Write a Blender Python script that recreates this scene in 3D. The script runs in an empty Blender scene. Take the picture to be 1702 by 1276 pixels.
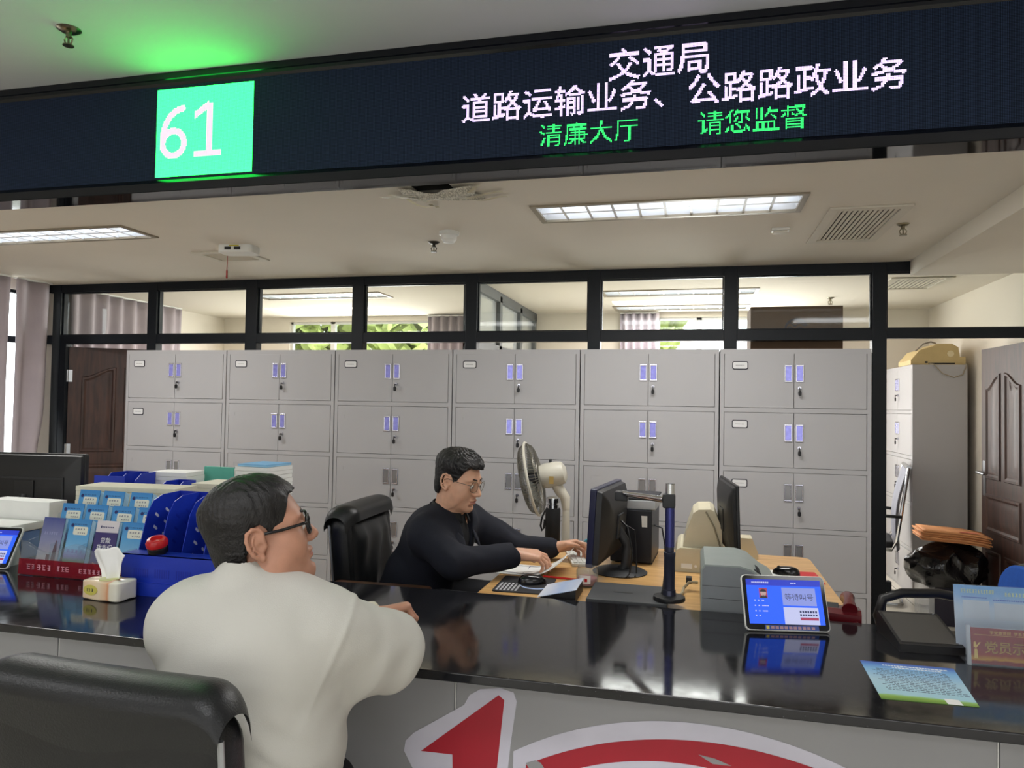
import bpy, bmesh, math, random
import numpy as np
from mathutils import Matrix, Vector
R = math.radians
PI = math.pi
SC = bpy.context.scene
COL = SC.collection
random.seed(7)

# ------------------------------------------------------------------ camera
cam = bpy.data.cameras.new('camera')
cam.sensor_width = 36.0
cam.lens = 1226.8 / 1702.0 * 36.0
cam.clip_start = 0.05
camo = bpy.data.objects.new('camera', cam)
COL.objects.link(camo)
YAW, PITCH, ROLL = .2415, .0272, .0161
fw = Vector((-math.sin(YAW)*math.cos(PITCH), math.cos(YAW)*math.cos(PITCH), math.sin(PITCH)))
rt = Vector((math.cos(YAW), math.sin(YAW), 0))
up = rt.cross(fw)
rt, up = rt*math.cos(ROLL)+up*math.sin(ROLL), -rt*math.sin(ROLL)+up*math.cos(ROLL)
camo.matrix_world = Matrix(((rt.x, up.x, -fw.x, 0), (rt.y, up.y, -fw.y, 0), (rt.z, up.z, -fw.z, 1.4416), (0, 0, 0, 1)))
SC.camera = camo

# ------------------------------------------------------------------ world, exposure
SC.view_settings.view_transform = 'Standard'
SC.view_settings.look = 'None'
SC.view_settings.gamma = 1.0
SC.view_settings.use_curve_mapping = False
SC.view_settings.exposure = -0.36
SC.cycles.max_bounces = 8
SC.cycles.diffuse_bounces = 4
SC.cycles.glossy_bounces = 4
SC.cycles.transparent_max_bounces = 48
SC.cycles.caustics_reflective = False
SC.cycles.caustics_refractive = False
SC.cycles.sample_clamp_indirect = 4.0
w = bpy.data.worlds.new('daylight')
SC.world = w
w.use_nodes = True
bg = w.node_tree.nodes['Background']
sky = w.node_tree.nodes.new('ShaderNodeTexSky')
sky.sky_type = 'HOSEK_WILKIE'
sky.turbidity = 6.0
sky.sun_direction = (.2, -.7, .7)
mx = w.node_tree.nodes.new('ShaderNodeMixRGB')
mx.inputs[0].default_value = .75
mx.inputs[2].default_value = (.95, .97, 1.0, 1)
w.node_tree.links.new(sky.outputs[0], mx.inputs[1])
w.node_tree.links.new(mx.outputs[0], bg.inputs[0])
bg.inputs[1].default_value = 9.0

# ------------------------------------------------------------------ hall ceiling lamps and added fill (behind the viewer), back room daylight
def area(name, loc, sx, sy, power, col=(1, 1, 1), rot=(0, 0, 0)):
    l = bpy.data.lights.new(name, 'AREA')
    l.shape = 'RECTANGLE'; l.size = sx; l.size_y = sy; l.energy = power; l.color = col
    o = bpy.data.objects.new(name, l); COL.objects.link(o)
    o.location = loc; o.rotation_euler = rot
    return o
HALL_W, FILL_W, OFFICE_W, BACK_W = 24, 64, 32, 16
for x in (-3.4, -.6, 2.2):
    for y in (-2.6, .2):
        area('hall_ceiling_light', (x, y, 2.885), 1.2, .6, HALL_W, (.98, .985, 1.0))
for x in (-3.5, 1.5):
    area('hall_fill_light', (x, -4.95, 1.45), 4.0, 2.2, FILL_W, (.94, .97, 1), (R(90), 0, 0))  # added fill lamps for the office front; this wall has no windows

area('back_window_daylight', (.32, 7.46, 1.62), 1.3, 1.4, 85, (1, .975, .94), (R(-90), 0, 0))
area('back_window_daylight', (-3.58, 7.46, 1.62), 1.6, 1.4, 70, (1, .975, .94), (R(-90), 0, 0))

# ------------------------------------------------------------------ helpers
def s2l(c):
    c = c/255.0
    return c/12.92 if c <= .04045 else ((c+.055)/1.055)**2.4
def rgb(c):
    return (s2l(c[0]), s2l(c[1]), s2l(c[2]), 1.0)
_M = {}
def pm(name, col, rough=.5, metal=0.0, var=.06, scale=18.0, bump=0.0, bscale=120.0, spec=.5, coat=0.0, stretch=None, trans=0.0, alpha=1.0, emit=None, estr=0.0, ior=1.45):
    """procedural principled material: base colour with a little noise, optional bump"""
    m = bpy.data.materials.new(name); m.use_nodes = True
    nt = m.node_tree; b = nt.nodes['Principled BSDF']
    c = rgb(col)
    tc = nt.nodes.new('ShaderNodeTexCoord')
    src = tc.outputs['Object']
    if stretch:
        mp = nt.nodes.new('ShaderNodeMapping'); mp.inputs['Scale'].default_value = stretch
        nt.links.new(src, mp.inputs[0]); src = mp.outputs[0]
    if var > 0:
        n = nt.nodes.new('ShaderNodeTexNoise'); n.inputs['Scale'].default_value = scale; n.inputs['Detail'].default_value = 4
        nt.links.new(src, n.inputs['Vector'])
        r = nt.nodes.new('ShaderNodeValToRGB')
        r.color_ramp.elements[0].position = .3; r.color_ramp.elements[1].position = .7
        r.color_ramp.elements[0].color = tuple(max(0, v*(1-var)) for v in c[:3])+(1,)
        r.color_ramp.elements[1].color = tuple(min(1, v*(1+var)) for v in c[:3])+(1,)
        nt.links.new(n.outputs['Fac'], r.inputs[0]); nt.links.new(r.outputs[0], b.inputs['Base Color'])
    else:
        b.inputs['Base Color'].default_value = c
    b.inputs['Roughness'].default_value = rough
    b.inputs['Metallic'].default_value = metal
    b.inputs['Specular IOR Level'].default_value = spec
    b.inputs['Coat Weight'].default_value = coat
    b.inputs['Transmission Weight'].default_value = trans
    b.inputs['Alpha'].default_value = alpha
    b.inputs['IOR'].default_value = ior
    if emit:
        b.inputs['Emission Color'].default_value = rgb(emit); b.inputs['Emission Strength'].default_value = estr
    if bump > 0:
        n2 = nt.nodes.new('ShaderNodeTexNoise'); n2.inputs['Scale'].default_value = bscale; n2.inputs['Detail'].default_value = 3
        nt.links.new(src, n2.inputs['Vector'])
        bp = nt.nodes.new('ShaderNodeBump'); bp.inputs['Strength'].default_value = bump; bp.inputs['Distance'].default_value = .01
        nt.links.new(n2.outputs['Fac'], bp.inputs['Height']); nt.links.new(bp.outputs[0], b.inputs['Normal'])
    _M[name] = m
    return m
def em(name, col, strength):
    m = bpy.data.materials.new(name); m.use_nodes = True
    nt = m.node_tree; b = nt.nodes['Principled BSDF']
    b.inputs['Base Color'].default_value = (0.02, 0.02, 0.02, 1); b.inputs['Roughness'].default_value = .4
    b.inputs['Emission Color'].default_value = rgb(col); b.inputs['Emission Strength'].default_value = strength
    return m
def ramp_mat(name, axis, stops, rough=.4, noise=.0, nscale=6.0, emit=0.0, coat=0.0):
    """printed sheet: colour bands along one local axis (print on the sheet itself), slightly broken up by noise"""
    m = bpy.data.materials.new(name); m.use_nodes = True
    nt = m.node_tree; b = nt.nodes['Principled BSDF']
    tc = nt.nodes.new('ShaderNodeTexCoord'); sp = nt.nodes.new('ShaderNodeSeparateXYZ')
    nt.links.new(tc.outputs['Object'], sp.inputs[0])
    val = sp.outputs['XYZ'.index(axis)]
    if noise:
        n = nt.nodes.new('ShaderNodeTexNoise'); n.inputs['Scale'].default_value = nscale; n.inputs['Detail'].default_value = 5
        nt.links.new(tc.outputs['Object'], n.inputs['Vector'])
        a = nt.nodes.new('ShaderNodeMath'); a.operation = 'MULTIPLY_ADD'; a.inputs[1].default_value = noise; 
        nt.links.new(n.outputs['Fac'], a.inputs[0]); nt.links.new(val, a.inputs[2])
        s = nt.nodes.new('ShaderNodeMath'); s.operation = 'SUBTRACT'; s.inputs[1].default_value = noise*.5
        nt.links.new(a.outputs[0], s.inputs[0]); val = s.outputs[0]
    lo, hi = stops[0][0], stops[-1][0]
    mr = nt.nodes.new('ShaderNodeMapRange'); mr.inputs['From Min'].default_value = lo; mr.inputs['From Max'].default_value = hi
    nt.links.new(val, mr.inputs['Value'])
    r = nt.nodes.new('ShaderNodeValToRGB')
    e = r.color_ramp.elements
    while len(e) < len(stops): e.new(.5)
    for i, (p, c) in enumerate(stops):
        e[i].position = (p-lo)/(hi-lo); e[i].color = rgb(c)
    nt.links.new(mr.outputs[0], r.inputs[0]); nt.links.new(r.outputs[0], b.inputs['Base Color'])
    b.inputs['Roughness'].default_value = rough; b.inputs['Coat Weight'].default_value = coat
    if emit:
        nt.links.new(r.outputs[0], b.inputs['Emission Color']); b.inputs['Emission Strength'].default_value = emit
        b.inputs['Base Color'].default_value = (0, 0, 0, 1)
    return m

class MB:
    """collects shapes and links them as ONE mesh object; self.cur = material slot"""
    def __init__(s, M=None):
        s.v = []; s.f = []; s.mi = []; s.cur = 0; s.M = M or Matrix.Identity(4); s.flat = set(); s.wn = False
    def add(s, vs, fs, flat=False):
        n = len(s.v); M = s.M
        s.v += [tuple(M @ Vector(v)) for v in vs]
        for f in fs:
            if flat: s.flat.add(len(s.f))
            s.f.append(tuple(i+n for i in f)); s.mi.append(s.cur)
        return s
    def box(s, x0, x1, y0, y1, z0, z1, bev=0.0, seg=2):
        if bev <= 0:
            v = [(x0,y0,z0),(x1,y0,z0),(x1,y1,z0),(x0,y1,z0),(x0,y0,z1),(x1,y0,z1),(x1,y1,z1),(x0,y1,z1)]
            return s.add(v, [(0,3,2,1),(4,5,6,7),(0,1,5,4),(1,2,6,5),(2,3,7,6),(3,0,4,7)])
        s.wn = True
        bm = bmesh.new(); bmesh.ops.create_cube(bm, size=1.0)
        for v in bm.verts:
            v.co = Vector((x0+(v.co.x+.5)*(x1-x0), y0+(v.co.y+.5)*(y1-y0), z0+(v.co.z+.5)*(z1-z0)))
        bmesh.ops.bevel(bm, geom=list(bm.edges), offset=bev, segments=seg, affect='EDGES', profile=.5)
        bm.verts.index_update()
        s.add([v.co.copy() for v in bm.verts], [tuple(v.index for v in f.verts) for f in bm.faces]); bm.free()
        return s
    def cyl(s, p0, p1, r0, r1=None, n=20, caps=True):
        r1 = r0 if r1 is None else r1
        p0, p1 = Vector(p0), Vector(p1); d = (p1-p0).normalized()
        a = d.orthogonal().normalized(); b = d.cross(a)
        vs = []
        for p, r in ((p0, r0), (p1, r1)):
            for i in range(n):
                t = 2*PI*i/n; vs.append(p+a*math.cos(t)*r+b*math.sin(t)*r)
        fs = [(i, (i+1) % n, n+(i+1) % n, n+i) for i in range(n)]
        if caps: fs += [tuple(range(n-1, -1, -1)), tuple(range(n, 2*n))]
        return s.add(vs, fs)
    def tube(s, pts, r, n=8, closed=False, flat=1.0):
        P = [Vector(p) for p in pts]; N = len(P)
        rs = r if isinstance(r, (list, tuple)) else [r]*N
        T = []
        for i in range(N):
            a = P[(i-1) % N] if (closed or i > 0) else P[i]
            b = P[(i+1) % N] if (closed or i < N-1) else P[i]
            T.append((b-a).normalized())
        u = T[0].orthogonal().normalized(); vs = []
        for i in range(N):
            u = (u-T[i]*u.dot(T[i])).normalized(); v = T[i].cross(u)
            for k in range(n):
                t = 2*PI*k/n; vs.append(P[i]+u*math.cos(t)*rs[i]+v*math.sin(t)*rs[i]*flat)
        fs = []
        for i in range(N if closed else N-1):
            j = (i+1) % N
            fs += [(i*n+k, i*n+(k+1) % n, j*n+(k+1) % n, j*n+k) for k in range(n)]
        if not closed: fs += [tuple(range(n-1, -1, -1)), tuple((N-1)*n+k for k in range(n))]
        return s.add(vs, fs)
    def lathe(s, prof, c=(0, 0, 0), n=28, axis=(0, 0, 1)):
        d = Vector(axis).normalized(); a = d.orthogonal().normalized(); b = d.cross(a); c = Vector(c)
        vs = []
        for r, z in prof:
            for i in range(n):
                t = 2*PI*i/n; vs.append(c+d*z+a*math.cos(t)*r+b*math.sin(t)*r)
        fs = []
        for j in range(len(prof)-1):
            fs += [(j*n+i, j*n+(i+1) % n, (j+1)*n+(i+1) % n, (j+1)*n+i) for i in range(n)]
        fs += [tuple(range(n-1, -1, -1)), tuple((len(prof)-1)*n+i for i in range(n))]
        return s.add(vs, fs)
    def prism(s, poly, t0, t1, plane='xy'):
        """extrude a 2D outline: plane 'xy' along z, 'xz' along y, 'yz' along x"""
        def P(u, v, t):
            return (u, v, t) if plane == 'xy' else (u, t, v) if plane == 'xz' else (t, u, v)
        n = len(poly)
        vs = [P(u, v, t0) for u, v in poly]+[P(u, v, t1) for u, v in poly]
        fs = [tuple(range(n-1, -1, -1)), tuple(range(n, 2*n))]+[(i, (i+1) % n, n+(i+1) % n, n+i) for i in range(n)]
        return s.add(vs, fs)
    def quad(s, a, b, c, d):
        return s.add([a, b, c, d], [(0, 1, 2, 3)])
    def grid(s, fn, nu, nv):
        vs = [fn(i/(nu-1), j/(nv-1)) for j in range(nv) for i in range(nu)]
        fs = [(j*nu+i, j*nu+i+1, (j+1)*nu+i+1, (j+1)*nu+i) for j in range(nv-1) for i in range(nu-1)]
        return s.add(vs, fs)
    def text(s, string, size, x=0, y=0, align='LEFT', M=None, sx=1.0):
        """lettering laid in the local xy plane of M"""
        vs, fs = glyphs(string, align)
        T = M or Matrix.Identity(4)
        return s.add([T @ Vector((x+a*size*sx, y+b*size, 0)) for a, b in vs], fs, flat=True)
    def build(s, name, mats, parent=None, smooth=.7, loc=None):
        me = bpy.data.meshes.new(name); me.from_pydata(s.v, [], s.f)
        mats = mats if isinstance(mats, (list, tuple)) else [mats]
        for m in mats: me.materials.append(m)
        me.polygons.foreach_set('material_index', s.mi)
        bm = bmesh.new(); bm.from_mesh(me)
        fl = [f for f in bm.faces if f.index not in s.flat]
        bmesh.ops.recalc_face_normals(bm, faces=fl)
        bm.to_mesh(me); bm.free()
        if smooth:
            me.polygons.foreach_set('use_smooth', [True]*len(me.polygons))
            me.set_sharp_from_angle(angle=smooth)
        me.update()
        o = bpy.data.objects.new(name, me); COL.objects.link(o)
        if s.wn and smooth and smooth < 1:
            md = o.modifiers.new('weighted_normals', 'WEIGHTED_NORMAL'); md.keep_sharp = True; md.weight = 100
        if parent: o.parent = parent
        if loc: o.location = loc
        return o
_G = {}
def glyphs(string, align='LEFT'):
    if (string, align) in _G: return _G[(string, align)]
    c = bpy.data.curves.new('lettering', 'FONT'); c.body = string; c.align_x = align; c.resolution_u = 2
    o = bpy.data.objects.new('lettering', c); COL.objects.link(o)
    dg = bpy.context.evaluated_depsgraph_get()
    me = bpy.data.meshes.new_from_object(o.evaluated_get(dg))
    r = ([(v.co.x, v.co.y) for v in me.vertices], [tuple(p.vertices) for p in me.polygons])
    bpy.data.objects.remove(o); bpy.data.meshes.remove(me); bpy.data.curves.remove(c)
    _G[(string, align)] = r
    return r
def tag(o, label=None, cat=None, group=None, kind=None):
    if label: o['label'] = label
    if cat: o['category'] = cat
    if group: o['group'] = group
    if kind: o['kind'] = kind
    return o
def thing(name, label, cat, loc=(0, 0, 0), rz=0.0, group=None):
    o = bpy.data.objects.new(name, None); COL.objects.link(o)
    o.empty_display_size = .1
    o.location = loc; o.rotation_euler = (0, 0, rz)
    return tag(o, label, cat, group)
def kids(o):
    return [c for c in list(COL.objects) if c.parent == o]
def copy_tree(o, parent=None):
    c = o.copy(); COL.objects.link(c); c.parent = parent
    for ch in kids(o): copy_tree(ch, c)
    return c
def struct(o):
    o['kind'] = 'structure'; return o
def TM(x=0, y=0, z=0, rx=0, ry=0, rz=0):
    return Matrix.Translation((x, y, z)) @ Matrix.Rotation(rz, 4, 'Z') @ Matrix.Rotation(ry, 4, 'Y') @ Matrix.Rotation(rx, 4, 'X')
def arc(cx, cy, r, a0, a1, n=10):
    return [(cx+r*math.cos(a0+(a1-a0)*i/(n-1)), cy+r*math.sin(a0+(a1-a0)*i/(n-1))) for i in range(n)]
def rrect(x0, x1, y0, y1, r, n=6):
    return arc(x1-r, y0+r, r, -PI/2, 0, n)+arc(x1-r, y1-r, r, 0, PI/2, n)+arc(x0+r, y1-r, r, PI/2, PI, n)+arc(x0+r, y0+r, r, PI, 1.5*PI, n)

# ------------------------------------------------------------------ shared materials
BLACK = pm('black_plastic', (22, 22, 24), .45, var=.1)
DARK = pm('charcoal_plastic', (38, 39, 42), .5, var=.1)
LEATHER = pm('black_leather', (20, 21, 22), .38, var=.15, bump=.12, bscale=260, spec=.5)
CHROME = pm('chrome', (205, 208, 212), .16, 1.0, var=.02)
STEEL = pm('brushed_steel', (170, 172, 175), .3, 1.0, var=.03)
WHITEP = pm('white_plastic', (226, 226, 222), .4, var=.02)
BEIGE = pm('beige_plastic', (202, 194, 168), .5, var=.03)
PAPER = pm('white_paper', (236, 236, 232), .8, var=.02)
INK = pm('dark_print', (45, 45, 55), .7, var=0)
CEILM = pm('ceiling_paint', (218, 211, 198), .9, var=.02, scale=2)
WALLM = pm('wall_paint', (228, 221, 208), .9, var=.02, scale=2)
CABM = pm('cabinet_enamel', (174, 173, 175), .42, var=.015, scale=3, bump=.02, bscale=400)
FRAMEM = pm('dark_frame_enamel', (13, 19, 26), .42, var=.06, spec=.3)
def sheet_fresnel(nt, ior):
    g = nt.nodes.new('ShaderNodeNewGeometry'); m = nt.nodes.new('ShaderNodeMapRange'); f = nt.nodes.new('ShaderNodeFresnel')
    m.inputs['To Min'].default_value = ior; m.inputs['To Max'].default_value = 1/ior
    nt.links.new(g.outputs['Backfacing'], m.inputs['Value']); nt.links.new(m.outputs[0], f.inputs[0])
    return f
GLASSM = None
def glass_mat():
    m = bpy.data.materials.new('clear_glass'); m.use_nodes = True
    nt = m.node_tree; nt.nodes.clear()
    o = nt.nodes.new('ShaderNodeOutputMaterial'); t = nt.nodes.new('ShaderNodeBsdfTransparent'); g = nt.nodes.new('ShaderNodeBsdfGlossy')
    t.inputs[0].default_value = (.93, .95, .94, 1); g.inputs['Roughness'].default_value = .03
    f = sheet_fresnel(nt, 1.4)
    mx = nt.nodes.new('ShaderNodeMixShader')
    nt.links.new(f.outputs[0], mx.inputs[0]); nt.links.new(t.outputs[0], mx.inputs[1]); nt.links.new(g.outputs[0], mx.inputs[2]); nt.links.new(mx.outputs[0], o.inputs[0])
    return m
GLASSM = glass_mat()
def acrylic_mat(name='clear_acrylic', tint=(.92, .95, .97), haze=.06):
    m = bpy.data.materials.new(name); m.use_nodes = True
    nt = m.node_tree; nt.nodes.clear()
    o = nt.nodes.new('ShaderNodeOutputMaterial'); t = nt.nodes.new('ShaderNodeBsdfTransparent'); g = nt.nodes.new('ShaderNodeBsdfGlossy'); d = nt.nodes.new('ShaderNodeBsdfDiffuse')
    t.inputs[0].default_value = tint+(1,); g.inputs['Roughness'].default_value = .08; d.inputs[0].default_value = (.85, .88, .9, 1)
    f = sheet_fresnel(nt, 1.25)
    m1 = nt.nodes.new('ShaderNodeMixShader'); m1.inputs[0].default_value = haze
    mx = nt.nodes.new('ShaderNodeMixShader')
    nt.links.new(t.outputs[0], m1.inputs[1]); nt.links.new(d.outputs[0], m1.inputs[2])
    nt.links.new(f.outputs[0], mx.inputs[0]); nt.links.new(m1.outputs[0], mx.inputs[1]); nt.links.new(g.outputs[0], mx.inputs[2]); nt.links.new(mx.outputs[0], o.inputs[0])
    return m
ACRYL = acrylic_mat()
def wood_mat(name, c1, c2, rough=.35, scale=(2, 14, 14), coat=.2, dist=3.0, axis='X'):
    m = bpy.data.materials.new(name); m.use_nodes = True
    nt = m.node_tree; b = nt.nodes['Principled BSDF']
    tc = nt.nodes.new('ShaderNodeTexCoord'); mp = nt.nodes.new('ShaderNodeMapping'); mp.inputs['Scale'].default_value = scale
    n = nt.nodes.new('ShaderNodeTexNoise'); n.inputs['Scale'].default_value = 2.0; n.inputs['Detail'].default_value = 6; n.inputs['Distortion'].default_value = dist*.2
    r = nt.nodes.new('ShaderNodeValToRGB'); r.color_ramp.elements[0].position = .35; r.color_ramp.elements[1].position = .68
    r.color_ramp.elements[0].color = rgb(c1); r.color_ramp.elements[1].color = rgb(c2)
    nt.links.new(tc.outputs['Object'], mp.inputs[0]); nt.links.new(mp.outputs[0], n.inputs['Vector']); nt.links.new(n.outputs['Fac'], r.inputs[0]); nt.links.new(r.outputs[0], b.inputs['Base Color'])
    b.inputs['Roughness'].default_value = rough; b.inputs['Coat Weight'].default_value = coat
    return m
OAK = wood_mat('oak_laminate', (196, 150, 92), (222, 178, 116), .32, (3, 16, 10))
DOORW = wood_mat('dark_brown_wood', (44, 26, 20), (72, 44, 34), .55, (16, 16, 2), .05)
# ------------------------------------------------------------------ the setting
ZC, ZH = 2.382, 2.912          # office ceiling, hall ceiling
XL, XR = -5.30, 2.10           # office side walls
YS, YP = 2.95, 5.09            # sign back / partition front
def tile_floor():
    m = pm('floor_tile', (226, 220, 208), .22, var=.03, scale=3)
    nt = m.node_tree; b = nt.nodes['Principled BSDF']
    tc = nt.nodes.new('ShaderNodeTexCoord'); br = nt.nodes.new('ShaderNodeTexBrick')
    br.offset = 0; br.inputs['Scale'].default_value = 1.0; br.inputs['Brick Width'].default_value = .8; br.inputs['Row Height'].default_value = .8; br.inputs['Mortar Size'].default_value = .003
    br.inputs['Color1'].default_value = rgb((226, 220, 208)); br.inputs['Color2'].default_value = rgb((222, 216, 202)); br.inputs['Mortar'].default_value = rgb((120, 115, 106))
    nt.links.new(tc.outputs['Object'], br.inputs['Vector']); nt.links.new(br.outputs['Color'], b.inputs['Base Color'])
    return m
struct(MB().box(-7, 5, -5, 8, -.1, 0).build('floor', tile_floor(), smooth=0))

def holed(name, x0, x1, y0, y1, z, holes, mat, t=.0):
    xs = sorted({x0, x1, *[h[0] for h in holes], *[h[1] for h in holes]}); ys = sorted({y0, y1, *[h[2] for h in holes], *[h[3] for h in holes]})
    mb = MB()
    for i in range(len(xs)-1):
        for j in range(len(ys)-1):
            cx, cy = (xs[i]+xs[i+1])/2, (ys[j]+ys[j+1])/2
            if any(h[0] < cx < h[1] and h[2] < cy < h[3] for h in holes): continue
            mb.quad((xs[i], ys[j], z), (xs[i], ys[j+1], z), (xs[i+1], ys[j+1], z), (xs[i+1], ys[j], z))
    return struct(mb.build(name, mat, smooth=0))
LIGHTS = [(-.745, .465, 3.41, 3.69), (-4.27, -3.055, 3.385, 3.64)]
BLIGHTS = [(-.735, .475, 6.05, 6.33), (-3.85, -2.64, 5.84, 6.12), (-.735, .475, 7.0, 7.28)]
HOLE = (-1.20, -1.03, 2.985, 3.06)
VENT = (.655, .925, 3.72, 4.37)
VENT2 = (-3.09, -2.81, 4.12, 4.34)
BV = (1.40, 1.72, 5.75, 6.2)
holed('ceiling', XL, XR, YS-.02, 7.6, ZC, LIGHTS+BLIGHTS+[HOLE, VENT, VENT2, BV], CEILM)
struct(MB().box(-7, 5, -5, YS, ZH, ZH+.05).build('ceiling', pm('hall_ceiling_paint', (218, 220, 224), .85, var=.01, scale=2), smooth=0))
struct(MB().box(XL-.1, XR+.1, YS, 7.7, ZH-.05, ZH).build('ceiling', CEILM, smooth=0))

# walls
wl = MB()
for a, b in ((2.2, 3.0), (4.95, 5.6), (6.6, 7.6)): wl.box(XL-.12, XL, a, b, 0, ZH)
wl.box(XL-.12, XL, 3.0, 4.95, 0, .8); wl.box(XL-.12, XL, 3.0, 4.95, 2.3, ZH)
wl.box(XL-.12, XL, 5.6, 6.6, 0, .8); wl.box(XL-.12, XL, 5.6, 6.6, 2.3, ZH)
struct(wl.build('wall_left', WALLM, smooth=0))
for i, (a, b) in enumerate(((3.0, 4.95), (5.6, 6.6))):
    wn = MB().box(XL-.07, XL-.06, a, b, .8, 2.3)
    wn = struct(wn.build('window_%d' % (i+1), GLASSM, smooth=0))
    f = MB()
    for y in (a, (a+b)/2, b): f.box(XL-.09, XL-.03, y-.03, y+.03, .8, 2.3)
    for z in (.8, 1.9, 2.3): f.box(XL-.09, XL-.03, a, b, z-.025, z+.025)
    f.build('window_frame', FRAMEM, wn, smooth=0)
wr = MB().box(XR, XR+.12, 2.6, 7.6, 0, ZH)
struct(wr.build('wall_right', WALLM, smooth=0))
YB = 7.5
wins = [(-4.45, -2.72), (-.36, 1.0)]
wb = MB().box(XL-.12, wins[0][0], YB, YB+.12, 0, ZH).box(wins[0][1], wins[1][0], YB, YB+.12, 0, ZH).box(wins[1][1], XR+.12, YB, YB+.12, 0, ZH)
for a, b in wins: wb.box(a, b, YB, YB+.12, 0, .9)
for a, b in wins: wb.box(a, b, YB, YB+.12, 2.33, ZH)
struct(wb.build('wall_back', WALLM, smooth=0))
for i, (a, b) in enumerate(wins):
    wn = struct(MB().box(a, b, YB+.05, YB+.06, .9, 2.33).build('window_%d' % (i+3), GLASSM, smooth=0))
    f = MB()
    for x in (a, a+(b-a)*.3, b): f.box(x-.025, x+.025, YB+.03, YB+.08, .9, 2.33)
    for z in (.9, 2.33): f.box(a, b, YB+.03, YB+.08, z-.025, z+.025)
    f.build('window_frame', WHITEP, wn, smooth=0)
# hall shell round the viewer
struct(MB().box(-7.1, -7, -5, 2.2, 0, ZH).box(-7.1, XL, 2.2, 2.3, 0, ZH).build('wall_far_left', WALLM, smooth=0))
struct(MB().box(5, 5.1, -5, 2.6, 0, ZH).box(XR, 5.1, 2.6, 2.7, 0, ZH).build('wall_far_right', WALLM, smooth=0))
struct(MB().box(-7, 5, -5.1, -5, 0, ZH).build('wall_front', WALLM, smooth=0))
# beam on the right
struct(MB().box(1.318, XR, YS, YP-.002, 2.289, ZC+.01).build('trim_beam', CEILM, smooth=0))

# partition of dark framed glass
pf = MB()
mull = [(-5.24, -5.16), (-4.307, -4.221), (-3.409, -3.308), (-2.503, -2.409), (-1.608, -1.521), (-.719, -.631), (.191, .276), (1.099, 1.183)]
PB = .004
pf.box(-5.3, XR, YP, YP+.07, 2.316, ZC, PB); pf.box(-5.3, 1.183, YP, YP+.07, 1.885, 1.958, PB); pf.box(1.1, XR, YP, YP+.07, 1.897, 1.96, PB)
for i, (a, b) in enumerate(mull):
    z0 = 0 if i in (0, 1, 7) else 1.76
    pf.box(a, b, YP-.004, YP+.074, z0, ZC-.001, PB)
pf.box(2.035, XR-.001, YP, YP+.07, 0, 1.9, PB)
pf.box(-5.18, -5.10, YP+.0, YP+.07, 0, 1.89, PB)
pf.box(-4.22, 1.1, YP+.01, YP+.06, 1.74, 1.80)          # rail behind the cabinets
pf.box(1.183, 1.215, YP+.005, YP+.06, .30, .365)         # strike box on the door post
struct(pf.build('trim_partition_frame', FRAMEM))
struct(MB().box(-4.22, 1.1, YP+.02, YP+.05, 0, 1.74).build('wall_partition', WALLM, smooth=0))
for i in range(len(mull)):
    x0 = mull[i][1]; x1 = mull[i+1][0] if i+1 < len(mull) else XR-.002
    g = struct(MB().box(x0+.001, x1-.001, YP+.033, YP+.037, 1.957, 2.317).build('window_%d' % (i+5), GLASSM, smooth=0))
    bd = MB()
    for zz in (1.958, 2.308): bd.box(x0+.002, x1-.002, YP+.02, YP+.05, zz, zz+.008)
    for xx in (x0+.002, x1-.01): bd.box(xx, xx+.008, YP+.02, YP+.05, 1.966, 2.308)
    bd.build('glazing_bead', FRAMEM, g, smooth=0)

# inner partition of the back room, seen through the panes
ip = MB()
X0 = -1.66
ip.box(X0, X0+.07, 5.2, YB, 2.30, ZC-.002); ip.box(X0, X0+.07, 5.2, YB, 1.86, 1.93)
for y in (5.2, 6.0, 6.75, 7.4): ip.box(X0, X0+.07, y, y+.08, 0, 2.35)
struct(ip.build('trim_inner_partition', pm('grey_frame_enamel', (92, 96, 98), .5, var=.03), smooth=0))
struct(MB().box(X0+.02, X0+.05, 5.2, YB, .02, 1.87).build('wall_inner_partition', WALLM, smooth=0))
struct(MB().box(X0+.033, X0+.037, 5.2, YB, 1.93, 2.31).build('window_13', acrylic_mat('frosted_glass', (.85, .88, .84), .35), smooth=0))

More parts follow.
